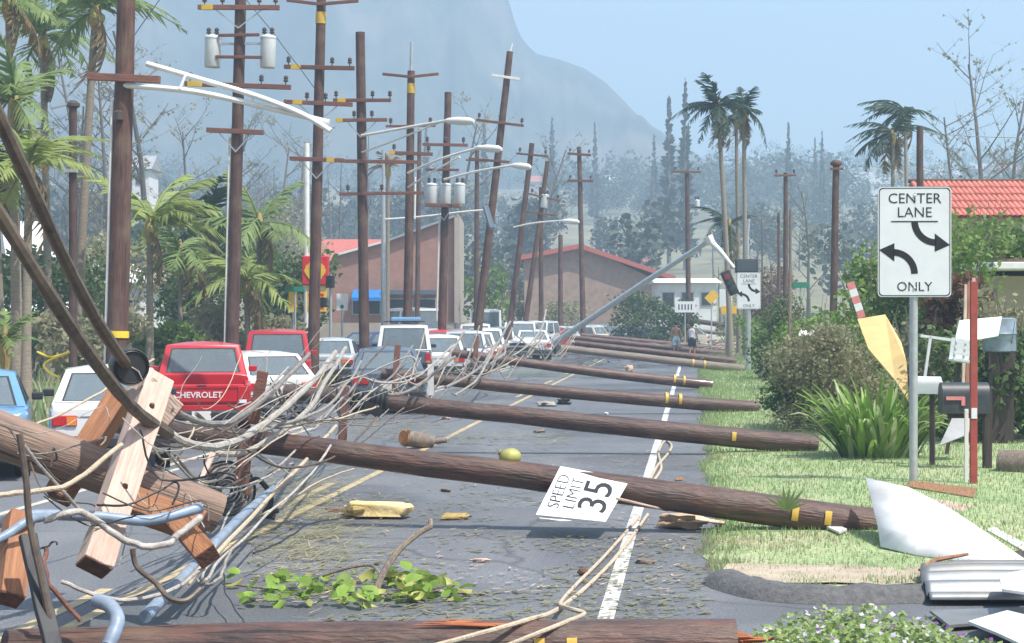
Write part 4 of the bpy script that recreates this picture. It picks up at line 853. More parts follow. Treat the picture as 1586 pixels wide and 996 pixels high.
palm('low palm with hanging fronds near the transformer pole', 322, 352, 64, 318, 14, 2.2, 'leaf_palm_dark', .12, seed=10, bias=.5)
palm('leafy palm right of the transformer pole', 402, 350, 62, 398, 15, 2.4, 'leaf_palm', .13, seed=11)
palm('short bright palm behind the red pickup', 382, 440, 60, 384, 14, 2.2, 'leaf_palm_light', .12, seed=12)
palm('palm tuft low behind the white sedan', 8, 540, 36, 6, 12, 1.0, 'leaf_palm', .08, seed=13, up=(20, 85), dead=0)
palm('yellowed palm top behind the pale lamp post', 601, 262, 96, 600, 9, 1.3, 'leaf_dry', .13, seed=14, up=(10, 80), dead=0)
g_ = 'palms right of the road'
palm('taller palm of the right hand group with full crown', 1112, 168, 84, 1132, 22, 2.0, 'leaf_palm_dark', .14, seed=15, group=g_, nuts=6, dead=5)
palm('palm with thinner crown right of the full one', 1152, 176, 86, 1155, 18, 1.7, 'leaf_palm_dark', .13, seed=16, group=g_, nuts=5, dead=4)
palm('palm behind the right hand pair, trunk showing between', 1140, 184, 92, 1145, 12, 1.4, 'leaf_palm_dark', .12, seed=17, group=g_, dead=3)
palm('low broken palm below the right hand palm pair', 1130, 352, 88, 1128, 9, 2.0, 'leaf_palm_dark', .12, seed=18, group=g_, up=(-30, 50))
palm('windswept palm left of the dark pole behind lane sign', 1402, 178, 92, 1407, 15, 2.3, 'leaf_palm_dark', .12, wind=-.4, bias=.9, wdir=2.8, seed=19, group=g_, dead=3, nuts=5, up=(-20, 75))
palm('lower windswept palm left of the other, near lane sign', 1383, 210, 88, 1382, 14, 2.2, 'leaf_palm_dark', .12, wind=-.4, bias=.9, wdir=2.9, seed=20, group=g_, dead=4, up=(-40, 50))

def bare_mesh(seed, H=10, lean=0.0, twig=.5):
    r = random.Random(seed); T, Bm = MB(), MB()
    def grow(mb, p, d, L, rad, lev):
        q = [p]; n = 5
        for i in range(n): d = (d + V((r.uniform(-.12, .12), r.uniform(-.12, .12), .04))).normalized(); q.append(q[-1] + d * L / n)
        mb.tube(q, [rad * (1 - .75 * i / n) for i in range(n + 1)], 5 if lev else 8)
        if lev < 3:
            for k in range((15, 5, 3)[lev]):
                t = r.uniform(.3, 1.0); i = min(n - 1, int(t * n)); a = r.uniform(0, 6.28)
                nd = (d * r.uniform(.3, .9) + V((math.cos(a), math.sin(a), r.uniform(-.1, .5)))).normalized()
                grow(Bm, q[i].lerp(q[i + 1], t * n - i), nd, L * (.26, .5, .55)[lev] * r.uniform(.5, 1.1), rad * (.35, .55, .6)[lev] * (1 - .5 * t), lev + 1)
    grow(T, V((0, 0, -.3)), V((lean, 0, 1)), H, H * .014, 0)
    lm = MB()
    for v in Bm.v[::3]:
        if r.random() < twig * .2:
            a = r.uniform(0, 6.28); p = V(v); s = r.uniform(.05, .14); lm.add([p, p + V((s * math.cos(a), s * math.sin(a), -s * .5)), p + V((s * .3, -s * .2, -s))], [(0, 1, 2)])
    return T.mesh('trunk', 'bare_branch', True), Bm.mesh('branches', 'bare_branch'), lm.mesh('leaf_remnants', 'leaf_olive')
BT = [bare_mesh(31, 10), bare_mesh(32, 10, .06), bare_mesh(33, 10, -.05)]
def bare(label, px, top_y, d, v, rz, sx=1.0, group='storm stripped bare trees'):
    b = B(px, d); b.z = gz(b.x, b.y); h = P(px, top_y, d).z - b.z; t = thing('bare_tree', label, 'tree', b, (0, 0, rz), group)
    for nm, me in zip(('trunk', 'branches', 'leaf_remnants'), BT[v]):
        o = link(nm, me, t); o.scale = (h / 10 * sx, h / 10 * sx, h / 10)
        if nm == 'leaf_remnants': o['kind'] = 'stuff'
for q in (('stripped tree rising behind the nearest pole and its bracket', 237, 35, 120, 0, 1), ('thin bare tree just left of the nearest standing pole', 166, 110, 110, 1, 2), ('bare forked tree between palm trunks at upper left', 132, 70, 130, 2, 3), ('bare tree left of the transformer pole', 310, 190, 125, 1, 0), ('second bare tree close behind the transformer pole', 338, 165, 140, 0, 4),
          ('dim bare tree between transformer pole and four arm pole', 432, 215, 150, 2, 1), ('bare tree in the haze beside the four arm pole', 462, 205, 160, 1, 5), ('grey bare tree behind the stub pole', 96, 150, 120, 0, 2), ('bare tree low behind the lamp brackets', 708, 180, 170, 2, 0), ('bare tree behind the reddish leaning pole', 815, 215, 190, 0, 3),
          ('tall bare tree above the red tile roof', 1530, 78, 120, 2, 2), ('bare tree at the right edge above tile roof', 1566, 118, 125, 0, 4), ('leaning bare tree left of the tile roof', 1490, 170, 118, 1, 1), ('bare trunk beside the right hand palms', 1178, 330, 130, 1, 2), ('faint bare tree between far right poles', 1252, 285, 140, 0, 1), ('bare brown tree low by the bent signal mast', 1200, 365, 120, 2, 5)):
    bare(*q)
def norfolk_mesh(seed):
    r = random.Random(seed); mb = MB(); T = MB().tube([(0, 0, -.3), (0, 0, 5), (0, 0, 10)], [.14, .09, .02], 6)
    for i in range(300):
        z = 1.2 + r.random() ** 1.1 * 8.7; L = 1.0 * (1 - (z - 1) / 9.2) * r.uniform(.25, 1.1) + .08
        for k in range(1):
            a = k * 1.257 + i + r.uniform(-.3, .3); c, s = math.cos(a), math.sin(a); w = .02 + .06 * L
            mb.add([(0, 0, z), (c * L * .5 - s * w, s * L * .5 + c * w, z - .06), (c * L, s * L, z + .1 * L), (c * L * .5 + s * w, s * L * .5 - c * w, z - .06)], [(0, 1, 2, 3)])
            mb.add([(0, 0, z), (c * L * .5, s * L * .5, z - .22), (c * L, s * L, z + .1 * L), (c * L * .5, s * L * .5, z + .1)], [(0, 1, 2, 3)])
    return T.mesh('trunk', 'bark'), mb.mesh('foliage', 'leaf_far')
NP = [norfolk_mesh(5), norfolk_mesh(6)]
def pine(label, px, top_y, d, v, sx=1.0):
    b = B(px, d); b.z = gz(b.x, b.y); h = P(px, top_y, d).z - b.z; t = thing('norfolk_pine', label, 'pine tree', b, (0, 0, px), 'slender pines on the far slope')
    for nm, me in zip(('trunk', 'foliage'), NP[v]):
        o = link(nm, me, t); o.scale = (h / 10 * sx, h / 10 * sx, h / 10)
for q in (('slender hazy pine right of the mountain spur', 1036, 148, 300, 0, 1.0), ('thinner hazy pine left of the right hand palms', 1061, 120, 290, 1, .8), ('far pine at the foot of the mountain, left', 855, 178, 420, 1, .9), ('far pine at the foot of the mountain, middle', 921, 188, 430, 0, .8), ('far pine at the tip of the mountain spur', 1013, 205, 400, 1, .9),
          ('pale far pine right of the palm pair', 1221, 188, 380, 0, .8), ('small far pine left of the windswept palms', 1273, 200, 400, 1, .7), ('small far pine between the two right palms groups', 1262, 212, 420, 0, .7), ('far pine just left of the reddish leaning pole', 750, 190, 380, 0, .9), ('far dim pine behind the lamp heads', 660, 195, 380, 1, 1.0)):
    pine(*q)

def cluster(mb, c, rx, ry, rz_, n, size, r, hang=0.0):
    for i in range(n):
        u = V((r.gauss(0, 1), r.gauss(0, 1), r.gauss(0, 1))).normalized() * (r.random() ** .35); p = V(c) + V((u.x * rx, u.y * ry, u.z * rz_))
        a, b = r.uniform(0, 6.28), r.uniform(-.9, .9); d = V((math.cos(a) * math.cos(b), math.sin(a) * math.cos(b), math.sin(b) - hang)).normalized(); s = d.cross(V((r.uniform(-1, 1), r.uniform(-1, 1), r.uniform(-.2, 1)))).normalized()
        L = size * r.uniform(.6, 1.4); w = L * r.uniform(.25, .4); mb.add([p, p + d * L * .5 + s * w, p + d * L, p + d * L * .5 - s * w], [(0, 1, 2, 3)])
def bush(label, px, d, rx, top_y, m, n=1500, size=.16, seed=1, name='shrub', cat='shrub', group='roadside shrubs', low=0.0, lobes=9, hang=0.0, ry=None):
    r = random.Random(seed); b = B(px, d); b.z = gz(b.x, b.y); h = P(px, top_y, d).z - b.z; t = thing(name, label, cat, b, group=group)
    st = MB()
    for k in range(6):
        a = r.uniform(0, 6.28); q = r.uniform(.3, .8); st.tube([(0, 0, -.1), (rx * .3 * math.cos(a), rx * .3 * math.sin(a), h * .35), (rx * q * math.cos(a), rx * q * math.sin(a), h * r.uniform(.55, .85))], [.05, .03, .01], 5)
    for k in range(14):                                   # bare twigs that stick out of the leaves
        a = r.uniform(0, 6.28); q = r.uniform(.5, .95); st.tube([(rx * q * .5 * math.cos(a), rx * q * .5 * math.sin(a), h * .5), (rx * q * math.cos(a), rx * q * math.sin(a), h * r.uniform(.7, 1.12))], [.014, .004], 4)
    st.build('stem', 'bark', t)
    mb = MB()
    for k in range(lobes):
        a = r.uniform(0, 6.28); q = math.sqrt(r.random()) * .72; zz = r.uniform(low + .12, .82); s = r.uniform(.28, .5)
        cluster(mb, (rx * q * math.cos(a), (ry or rx) * q * math.sin(a), h * zz), rx * s, rx * s, h * s * .42, n // lobes, size, r, hang)
    cluster(mb, (0, 0, h * (low + 1) / 2), rx * .75, (ry or rx) * .75, h * (1 - low) * .42, n // 5, size, r, hang)
    mb.build('foliage', m, t); return t
bush('tall yellow green shrub left of the near lane sign', 1352, 46, 1.25, 335, 'leaf_bright', 2600, .16, 1, lobes=12)
bush('tall shrub behind the near lane sign below tile roof', 1478, 45, 1.5, 318, 'leaf_bright', 4200, .16, 2, lobes=12)
bush('green shrub at right edge under the tile roof', 1556, 44, 1.5, 372, 'leaf_bright', 2400, .16, 3, lobes=12)
bush('round green hedge shrub behind the farther lane sign', 1212, 58, 1.1, 452, 'leaf_green', 2000, .14, 4)
bush('low green shrub left of the farther lane sign', 1174, 68, .9, 482, 'leaf_bright', 1400, .13, 5)
bush('green shrub between hedge and olive shrub', 1258, 50, 1.2, 462, 'leaf_bright', 1800, .14, 6)
bush('olive brown scrubby shrub beside the strap leaf clump', 1282, 32.5, 1.28, 490, 'leaf_olive', 7500, .075, 7, lobes=20)
bush('grey green scrubby shrub in front of the olive one', 1232, 34, .8, 545, 'leaf_green', 2600, .075, 27, lobes=14)
bush('pale green twiggy shrub above the olive one', 1335, 34.5, .8, 470, 'leaf_bright', 1800, .09, 28, lobes=12)
bush('dry brown leaved shrub behind the red post', 1490, 36, .8, 410, 'leaf_brown', 1400, .16, 8, low=.55)
bush('dark green shrub behind the mailboxes', 1545, 30, 1.3, 500, 'leaf_green', 3000, .13, 9, lobes=12)
bush('green shrub behind the yellow plywood', 1420, 36, .9, 475, 'leaf_olive', 1700, .12, 10)
bush('yellow green shrub just right of the lane sign panel', 1468, 37, 1.0, 340, 'leaf_bright', 2400, .14, 22, lobes=12)
bush('yellow green shrub above the white roof edge', 1545, 43.5, 1.8, 318, 'leaf_bright', 4600, .16, 23, lobes=12)
bush('tangled shrub in front of the low house', 1568, 35, 1.1, 432, 'leaf_olive', 2200, .13, 24, lobes=12)
bush('green shrub at the right edge behind the mailboxes', 1605, 31, 1.3, 455, 'leaf_green', 2000, .14, 21)
bush('bright round tree crown between leaning poles far ahead', 757, 104, 1.6, 400, 'leaf_bright', 900, .3, 11)
for i, (lb, px, d, rx, ty, mm) in enumerate((('broad dark shrub at far left behind the blue car', 50, 62, 3.4, 360, 'leaf_green'), ('dense shrub between nearest pole and windblown palm', 170, 70, 2.6, 350, 'leaf_olive'), ('dense dark shrub behind the windblown young palm', 296, 74, 2.8, 300, 'leaf_green'), ('leafy shrub right of the transformer pole', 425, 72, 2.4, 370, 'leaf_green'),
        ('brown scrub low between the two tall left poles', 330, 62, 1.6, 470, 'leaf_olive'), ('low bright scrub behind the red pickup', 270, 58, 1.5, 495, 'leaf_bright'), ('low green scrub left of gas station sign', 428, 64, 1.2, 478, 'leaf_olive'), ('dry scrub below the white house', 140, 52, 1.6, 480, 'leaf_olive'),
        ('teal green shrub right of the signal mast, far', 985, 112, 2.2, 440, 'leaf_green'), ('second far shrub before the white wall', 1040, 110, 1.8, 452, 'leaf_green'), ('far shrub left of the grey building', 800, 140, 2.4, 420, 'leaf_olive'), ('olive tree crown behind the tile roof', 1535, 110, 3.2, 240, 'leaf_green'),
        ('dark tree behind the brown building', 450, 120, 3.5, 270, 'leaf_olive'), ('scrub before the grey building', 870, 122, 2.2, 455, 'leaf_olive'), ('shrub behind far signs', 1150, 115, 2.0, 425, 'leaf_olive'), ('tall brown shrub right of the palm group', 1195, 105, 1.8, 395, 'leaf_brown'))):
    bush(lb, px, d, rx, ty, mm, 3600 if px < 500 else 1500, .22, 40 + i, lobes=14)

# the clump of strap leaves on the right
r = random.Random(3); b = G(1358, 716); t = thing('strap_leaf_clump', 'big clump of long arching strap leaves on the verge', 'plant', b)
def strap(seed, m):
    q = random.Random(seed); mb = MB(); dr = q.uniform(.35, 1.0); pts = []
    for i in range(7):
        s = i / 6; pts.append(V((s * .55 * (1 + dr * .5), 0, 1.25 * s - dr * .75 * s ** 2.4)))
    vs = []
    for i, p in enumerate(pts):
        w = .036 * (1 - (i / 6) ** 2.2) + .003; vs += [p + V((0, -w, .012)), p, p + V((0, w, .012))]
    mb.add(vs, [(i * 3 + k, i * 3 + k + 1, i * 3 + k + 4, i * 3 + k + 3) for i in range(6) for k in (0, 1)])
    return mb.mesh('leaf', m, True, 180)
SL = [strap(k, 'strap_leaf' if k < 6 else 'strap_leaf_pale') for k in range(8)]
for k in range(290):
    a = r.uniform(0, 6.283); q = math.sqrt(r.random()) * .42; o = link('leaf', SL[r.randrange(8)], t); o.location = (q * math.cos(a) * 1.25, q * math.sin(a) * .8, -.02)
    s = r.uniform(.95, 1.5); o.scale = (s * r.uniform(.35, .85), s * .9, s * r.uniform(.8, 1.05)); o.rotation_euler = (r.uniform(-.2, .2), r.uniform(-.15, .2), a + r.uniform(-.6, .6))

# far wood on the rising land: one mass
r = random.Random(77); mb = MB(); cnt = 0
for k in range(1120):
    px = r.uniform(-80, 1680); d = 170 + (r.random() ** .8) * 830
    if k >= 900: px = r.uniform(880, 1340); d = r.uniform(450, 620)
    if 835 < px < 1120 and 300 < d < 520 and k < 900 and r.random() < .9: continue
    if k >= 1060: continue
    if px > 780 and d < 240 and r.random() < .75: continue
    p = B(px, d); z = gz(p.x, p.y); h = r.uniform(5, 13) * (1.45 if k >= 900 else 1) * (1.25 if px < 700 else 1); rr = h * r.uniform(.22, .42); nq = 330 if d < 450 else 150
    for j in range(3):
        cluster(mb, (p.x + r.uniform(-.5, .5) * rr, p.y + r.uniform(-.5, .5) * rr, z + h * r.uniform(.35, .8)), rr * .7, rr * .7, h * .26, nq // 3, h * .08, r)
o = mb.build('far_woodland', 'leaf_far'); tag(o, 'hazy wooded slope behind the road and the buildings', 'woodland', kind='stuff')
mb = MB()
for k in range(260):
    px = r.uniform(-60, 1660); d = r.uniform(150, 420); p = B(px, d); z = gz(p.x, p.y)
    if px > 780 and r.random() < .6: continue
    h = r.uniform(6, 15) * (1.15 if px < 600 else .55); x = r.uniform(-.6, .6); mb.tube([(p.x, p.y, z - .5), (p.x + x, p.y, z + h * .6), (p.x + x * 1.6, p.y, z + h)], [.16, .11, .03], 4, False)
    for j in range(5):
        a = r.uniform(0, 6.28); q = r.uniform(.35, .95); s = p.x + x * 1.5 * q; mb.tube([(s, p.y, z + h * q), (s + h * .1 * math.cos(a), p.y + h * .1 * math.sin(a), z + h * q + h * .08)], [.06, .02], 3, False)
o = mb.build('far_bare_wood', 'bare_branch'); tag(o, 'grey mass of stripped trunks on the slope in the haze', 'woodland', kind='stuff')

# ------------------------------------------------------------------ vehicles (rear at y = 0, nose at y = L)
SPEC = dict(                 # L, W, clearance, belt, roof, cabin base y0-y1, roof y0-y1, roof half width factor
    sedan=(4.4, 1.68, .22, .93, 1.38, .58, 3.05, 1.32, 2.30, .74), hatch=(3.75, 1.62, .22, .90, 1.35, .10, 2.65, .70, 1.92, .75), wagon=(4.3, 1.66, .22, .94, 1.40, .05, 3.0, .36, 2.25, .77),
    suv=(4.3, 1.72, .34, 1.10, 1.76, .03, 2.95, .22, 2.30, .82), van=(4.6, 1.76, .30, 1.25, 2.15, .02, 4.1, .10, 3.4, .88), pickup=(4.75, 1.66, .34, 1.10, 1.62, 1.98, 3.42, 2.20, 2.98, .79))
def wheel(parent, x, y, r, w):
    sg = 1 if x > 0 else -1
    t = MB().lathe([(r * .6, -w / 2), (r * .93, -w / 2), (r, -w / 2 + .03), (r, w / 2 - .03), (r * .93, w / 2), (r * .6, w / 2)], 22).build('wheel', 'tyre', parent, True); t.location = (x, y, r); t.rotation_euler = (0, R(90), 0)
    rm = MB().lathe([(r * .1, w / 2 - .03), (r * .5, w / 2 - .05), (r * .62, w / 2 - .005), (r * .6, -w / 2), (r * .2, -w / 2)], 16).build('rim', 'rim', t, True)
    if sg < 0: rm.rotation_euler = (R(180), 0, 0)
def car(label, kind, color, px, d, rz=0.0, lower=None, roof_add=0.0, rack=False, text=None, group='cars stopped in the queue', front=False, name=None, chrome=False, black=True, amber=True):
    L, W, cl, belt, roof, b0, b1, r0, r1, rf = SPEC[kind]; roof += roof_add; hw = W / 2
    base = B(px, d); rz += math.atan((1077 - px) / F) * (.9 if rz < 1.2 else 0); t = thing(name or {'pickup': 'pickup_truck', 'van': 'van', 'suv': 'suv'}.get(kind, 'car'), label, {'pickup': 'pickup', 'van': 'van'}.get(kind, 'car'), base, (0, 0, rz), group)
    m = 'car_' + color; ml = 'car_' + (lower or color); pick = kind == 'pickup'
    # lower body: stations along the length
    y_s = [(0, .88, .06), (.05, .96, .02), (.25, 1.0, 0), (.9, 1.0, 0), (1.8, 1.0, .0), (L - 1.2, 1.0, .0), (L - .6, .99, .06), (L - .2, .95, .13), (L - .04, .88, .2), (L, .8, .26)]
    if pick: y_s = [(1.92, 1.0, 0)] + [s for s in y_s if s[0] > 1.95]
    mb = MB(); vs = []; nn = 0
    for y, wf, dz in y_s:
        h = hw * wf; zt = belt - dz - (.03 if y > b1 - .3 else 0); zb = cl + (.05 if y < .1 or y > L - .1 else 0)
        half = [(h * .86, zb), (h * .97, zb + .09), (h, zb + (zt - zb) * .45), (h * .985, zb + (zt - zb) * .62), (h * .975, zt - .07), (h * .93, zt - .012), (h * .6, zt + .012)]
        ring = [(x, y, z) for x, z in half] + [(-x, y, z) for x, z in reversed(half)]; vs += ring; nn = len(ring)
    ns = len(y_s); fs = [(i * nn + k, i * nn + (k + 1) % nn, (i + 1) * nn + (k + 1) % nn, (i + 1) * nn + k) for i in range(ns - 1) for k in range(nn)]
    fs += [tuple(range(nn))[::-1], tuple((ns - 1) * nn + k for k in range(nn))]; mb.add(vs, fs); body = mb.build('body', ml, t, True, bevel=.015, ang=28)
    if pick:
        wl = MB()
        for sg in (-1, 1):
            wl = MB(); wl.box((sg * (hw - .05), 1.0, (cl + .99) / 2), (.10, 1.9, .99 - cl)); s_ = wl.build('bed_side', m, t, bevel=.03)
        MB().box((0, 1.0, .62), (W - .12, 1.86, .06)).build('bed_floor', 'interior', t)
        tg = MB().box((0, .055, .66 + .165), (W - .22, .07, .33)).build('tailgate', m, t, bevel=.02)
        MB().box((0, .012, .94), (W - .42, .012, .015)).build('crease', ml, tg); MB().box((0, .012, .71), (W - .42, .012, .02)).build('crease', ml, tg)
        MB().box((0, .012, .965), (.16, .014, .03)).build('handle', 'bumper_black', tg)
        MB().box((0, .06, .58), (W - .14, .08, .13)).build('valance', m, t, bevel=.01)
        if text: lettering(text, .14, 'silver_text', tg, (-.06, .014, .81), bold=.003, sx=1.05)
    # cabin: framed openings and glass
    wb, wr = hw * .955, hw * rf; zb, zr = belt - .02, roof
    Bq = dict(rl=V((-wb, b0, zb)), rr=V((wb, b0, zb)), fr=V((wb, b1, zb)), fl=V((-wb, b1, zb))); Tq = dict(rl=V((-wr, r0, zr)), rr=V((wr, r0, zr)), fr=V((wr, r1, zr)), fl=V((-wr, r1, zr)))
    cb = MB(); cen = V((0, (b0 + b1) / 2, (zb + zr) / 2))
    def opening(a, b, c, e, mx, my0, my1, nm):                # a-b bottom edge, c above b, e above a
        bl = lambda u, v: (a.lerp(b, u)).lerp(e.lerp(c, u), v)
        h = [bl(mx, my0), bl(1 - mx, my0), bl(1 - mx, 1 - my1), bl(mx, 1 - my1)]; o_ = [a, b, c, e]
        cb.add(o_ + h, [(0, 1, 5, 4), (1, 2, 6, 5), (2, 3, 7, 6), (3, 0, 4, 7)])
        n_ = (b - a).cross(e - a).normalized(); n_ = n_ if n_.dot((a + c) / 2 - cen) > 0 else -n_
        g = MB().slab([p - n_ * .004 for p in h], .004, n_).build(nm, 'car_glass', t)
        tr = MB(); h2 = [p + (sum(h, V((0, 0, 0))) / 4 - p) * .045 for p in h]; tr.add([p + n_ * .003 for p in h] + [p + n_ * .003 for p in h2], [(i, (i + 1) % 4, 4 + (i + 1) % 4, 4 + i) for i in range(4)]); tr.build('seal', 'bumper_black', g)
    opening(Bq['rl'], Bq['rr'], Tq['rr'], Tq['rl'], .075, .10 if kind != 'suv' else .05, .10, 'rear_window')
    opening(Bq['fr'], Bq['fl'], Tq['fl'], Tq['fr'], .06, .06, .08, 'windscreen')
    spl = .5 if not pick else 0
    for sd in ('r', 'l'):
        A_, B_, C_, D_ = Bq['r' + sd], Bq['f' + sd], Tq['f' + sd], Tq['r' + sd]
        if pick: opening(A_, B_, C_, D_, .10, .10, .12, 'side_window')
        else:
            m0, m1 = A_.lerp(B_, .48), D_.lerp(C_, .5); opening(A_, m0, m1, D_, .08, .10, .12, 'side_window'); opening(m0, B_, C_, m1, .07, .10, .12, 'side_window')
    k = 4; rv = []                                           # roof with a slight crown
    for i in range(k + 1):
        for j in range(k + 1):
            u, v = i / k, j / k; p = Tq['rl'].lerp(Tq['rr'], u).lerp(Tq['fl'].lerp(Tq['fr'], u), v); p.z += .055 * (1 - (2 * u - 1) ** 2) * (1 - (2 * v - 1) ** 4) + (.0 if i in (0, k) or j in (0, k) else .012); rv.append(p)
    cb.add(rv, [(i * (k + 1) + j, (i + 1) * (k + 1) + j, (i + 1) * (k + 1) + j + 1, i * (k + 1) + j + 1) for i in range(k) for j in range(k)])
    cb.merge(2e-3).build('cabin', m, t, True, bevel=.035, ang=50)
    MB().quad((-wb * .96, b0 + .04, belt + .016), (wb * .96, b0 + .04, belt + .016), (wb * .96, b1 - .1, belt + .016), (-wb * .96, b1 - .1, belt + .016)).build('parcel_shelf', 'interior', t)
    for yy in ((r0 + .3, r1 - .2) if not pick else (r0 + .28,)):
        for sg in (-1, 1):
            s_ = MB().box((sg * wr * .5, yy, belt + .10), (.46, .13, .30), taper=.9).build('seat', 'seat_cloth', t, bevel=.04); MB().box((sg * wr * .5, yy, belt + .31), (.24, .09, .15), taper=.9).build('headrest', 'seat_cloth', s_, bevel=.03)
    MB().box((.0, r1 - .05, roof - .1), (.2, .03, .06)).build('rear_view_mirror', 'bumper_black', t)
    # rear end
    bm = 'bumper_black' if black else ('chrome' if chrome else m); bz = cl + .20 if not pick else .47
    MB().box((0, -.05, bz), (W * .97, .16, .17)).build('rear_bumper', bm, t, bevel=.035)
    lz = (belt + cl) / 2 + .14; lw, lh = (.34, .15) if not pick and kind not in ('suv', 'van') else (.16, .30)
    if kind in ('suv', 'van', 'pickup'): lz = belt - (.26 if not pick else .29)
    for sg in (-1, 1):
        yl = .0 if not pick else .02
        tl = MB().box((sg * (hw * .93 - lw / 2), yl, lz), (lw, .05, lh)).build('taillight', 'tail_red', t, bevel=.015)
        if amber: MB().box((sg * (hw * .93 - lw / 2 - (0 if lh > lw else lw * .28)), yl - .024, lz - (lh * .36 if lh > lw else 0)), (lw * .38 if lh < lw else lw * .8, .012, lh * .8 if lh < lw else lh * .2)).build('lens', 'tail_amber' if not pick else 'sign_white', tl)
        mr = MB().box((sg * (hw + .07), b1 - .45, belt + .07), (.16, .08, .11)).build('mirror', 'bumper_black' if color != 'red' else m, t, bevel=.02)
        for yy in (.82, L - .85): wheel(t, sg * (hw - .11), yy, .31 if kind in ('sedan', 'hatch', 'wagon') else .36, .19)
        MB().lathe([(.36 if kind in ('sedan', 'hatch', 'wagon') else .42, 0), (.36 if kind in ('sedan', 'hatch', 'wagon') else .42, .006)], 20, Matrix.Translation((sg * hw * .988, .82, .32)) @ Matrix.Rotation(R(90) * sg, 4, 'Y')).build('wheel_arch', 'bumper_black', t)
    if not pick:
        MB().box((0, -.006 if y_s[0][0] == 0 else 0, belt - .16), (W * .62, .006, .008)).build('boot_seam', 'bumper_black', t)
    lp = MB().box((0, -.008 if not pick else -.135, (cl + belt) / 2 + .03 if not pick else .47), (.32, .012, .15)).build('licence_plate', 'plate', t)
    MB().tube([(hw * .45, .3, cl + .0), (hw * .45, -.08, cl + .0)], .03, 8).build('exhaust', 'rim', t, True)
    MB().box((0, L + .02, cl + .2), (W * .95, .14, .18)).build('front_bumper', bm, t, bevel=.03)
    for sg in (-1, 1): MB().box((sg * hw * .62, L - .005, belt - .33), (.34, .05, .15)).build('headlight', 'plate', t, bevel=.01)
    MB().box((0, L - .002, belt - .34), (W * .42, .04, .12)).build('grille', 'bumper_black', t)
    if rack:
        rk = MB().box((0, (r0 + r1) / 2, roof + .12), (wr * 1.8, 1.3, .035)).build('roof_rack', 'bumper_black', t, bevel=.01)
        MB().box((.05, (r0 + r1) / 2, roof + .2), (wr * 1.3, 1.5, .12)).build('roof_load', 'car_blue', t, bevel=.05)
    return t
car('pale blue sedan cut off by the left edge', 'sedan', 'blue', -58, 23.5, 0, amber=False)
car('white sedan with red taillights behind the black spool', 'sedan', 'white', 170, 25.0, R(2))
car('red pickup with lettered tailgate, nearer of the two red ones', 'pickup', 'red', 312, 30.6, R(1), text='CHEVROLET', black=True)
car('small white hatchback standing askew beside the red pickup', 'hatch', 'white', 438, 37.0, R(22))
car('red tall vehicle behind the white askew hatchback', 'suv', 'red', 430, 45.0, R(1), roof_add=-.02)
car('silver car half hidden right of the farther red vehicle', 'sedan', 'silver', 507, 55.0, R(-4))
car('slate blue sedan behind the second fallen pole', 'sedan', 'slate', 602, 39.5, R(2), amber=False)
car('white topped vehicle with blue load on its roof', 'suv', 'white', 626, 54.5, R(1), lower='slate', roof_add=.06, rack=True)
car('small white hatchback with red lights ahead of slate sedan', 'hatch', 'white', 684, 58.0, R(4), roof_add=.1)
car('red car ahead of the white topped vehicle', 'hatch', 'red', 690, 66.0, R(0), roof_add=.2)
car('dark glass silver wagon in the middle of the queue', 'wagon', 'silver', 720, 62.5, R(0), roof_add=.15)
car('white wagon right of the silver one in the queue', 'wagon', 'white', 752, 72.0, R(2), roof_add=.15)
car('cream car ahead of the silver wagon', 'wagon', 'cream', 736, 80.0, R(0), roof_add=.3)
car('tall white van at the far end of the queue', 'van', 'white', 752, 92.0, R(0), roof_add=.2)
car('white pickup with nose toward the camera far ahead', 'suv', 'white', 810, 88.0, R(182), group='cars far down the road')
car('white truck beyond the nose on pickup', 'suv', 'white', 846, 98.0, R(170), group='cars far down the road', name='truck')
car('pale silver car by the foot of the signal mast', 'sedan', 'silver', 884, 106.0, R(20), group='cars far down the road')
car('white car with red light right of the silver one', 'wagon', 'white', 912, 112.0, R(-12), group='cars far down the road')
car('blue car parked far ahead near the shrubs', 'wagon', 'blue', 950, 120.0, R(75), group='cars far down the road')
car('dark car far ahead behind the fallen poles', 'wagon', 'navy', 1016, 122.0, R(80), group='cars far down the road')
car('dark blue car parked at the gas station', 'sedan', 'navy', 536, 76.0, R(-35), group='cars far down the road')
car('white boxy van parked by the brown building', 'van', 'white', 664, 100.0, R(30), group='cars far down the road', roof_add=.3)
car('white hatchback between the silver wagon and white wagon', 'hatch', 'white', 738, 68.0, R(3), roof_add=.1)
car('dark blue car squeezed beside the white topped vehicle', 'hatch', 'navy', 655, 62.0, R(0), roof_add=.1)
car('maroon car ahead of the small white hatchback', 'sedan', 'maroon', 712, 74.0, R(2), roof_add=.1)
car('grey car before the tall white van', 'wagon', 'silver', 772, 84.0, R(-2), roof_add=.1)
car('dark car right of the tall white van', 'sedan', 'dark', 786, 96.0, R(0), group='cars far down the road')
car('white sedan just left of the signal mast foot', 'sedan', 'white', 828, 84.0, R(5), group='cars far down the road')
car('red car far ahead between white vehicles', 'hatch', 'red', 866, 104.0, R(170), group='cars far down the road')
car('beige car far ahead near the second far pole', 'wagon', 'cream', 934, 108.0, R(60), group='cars far down the road')
car('slate car far ahead right of the beige one', 'sedan', 'slate', 975, 116.0, R(100), group='cars far down the road')
car('small cream car behind the far signs', 'hatch', 'cream', 1098, 112.0, R(85), group='cars far down the road')

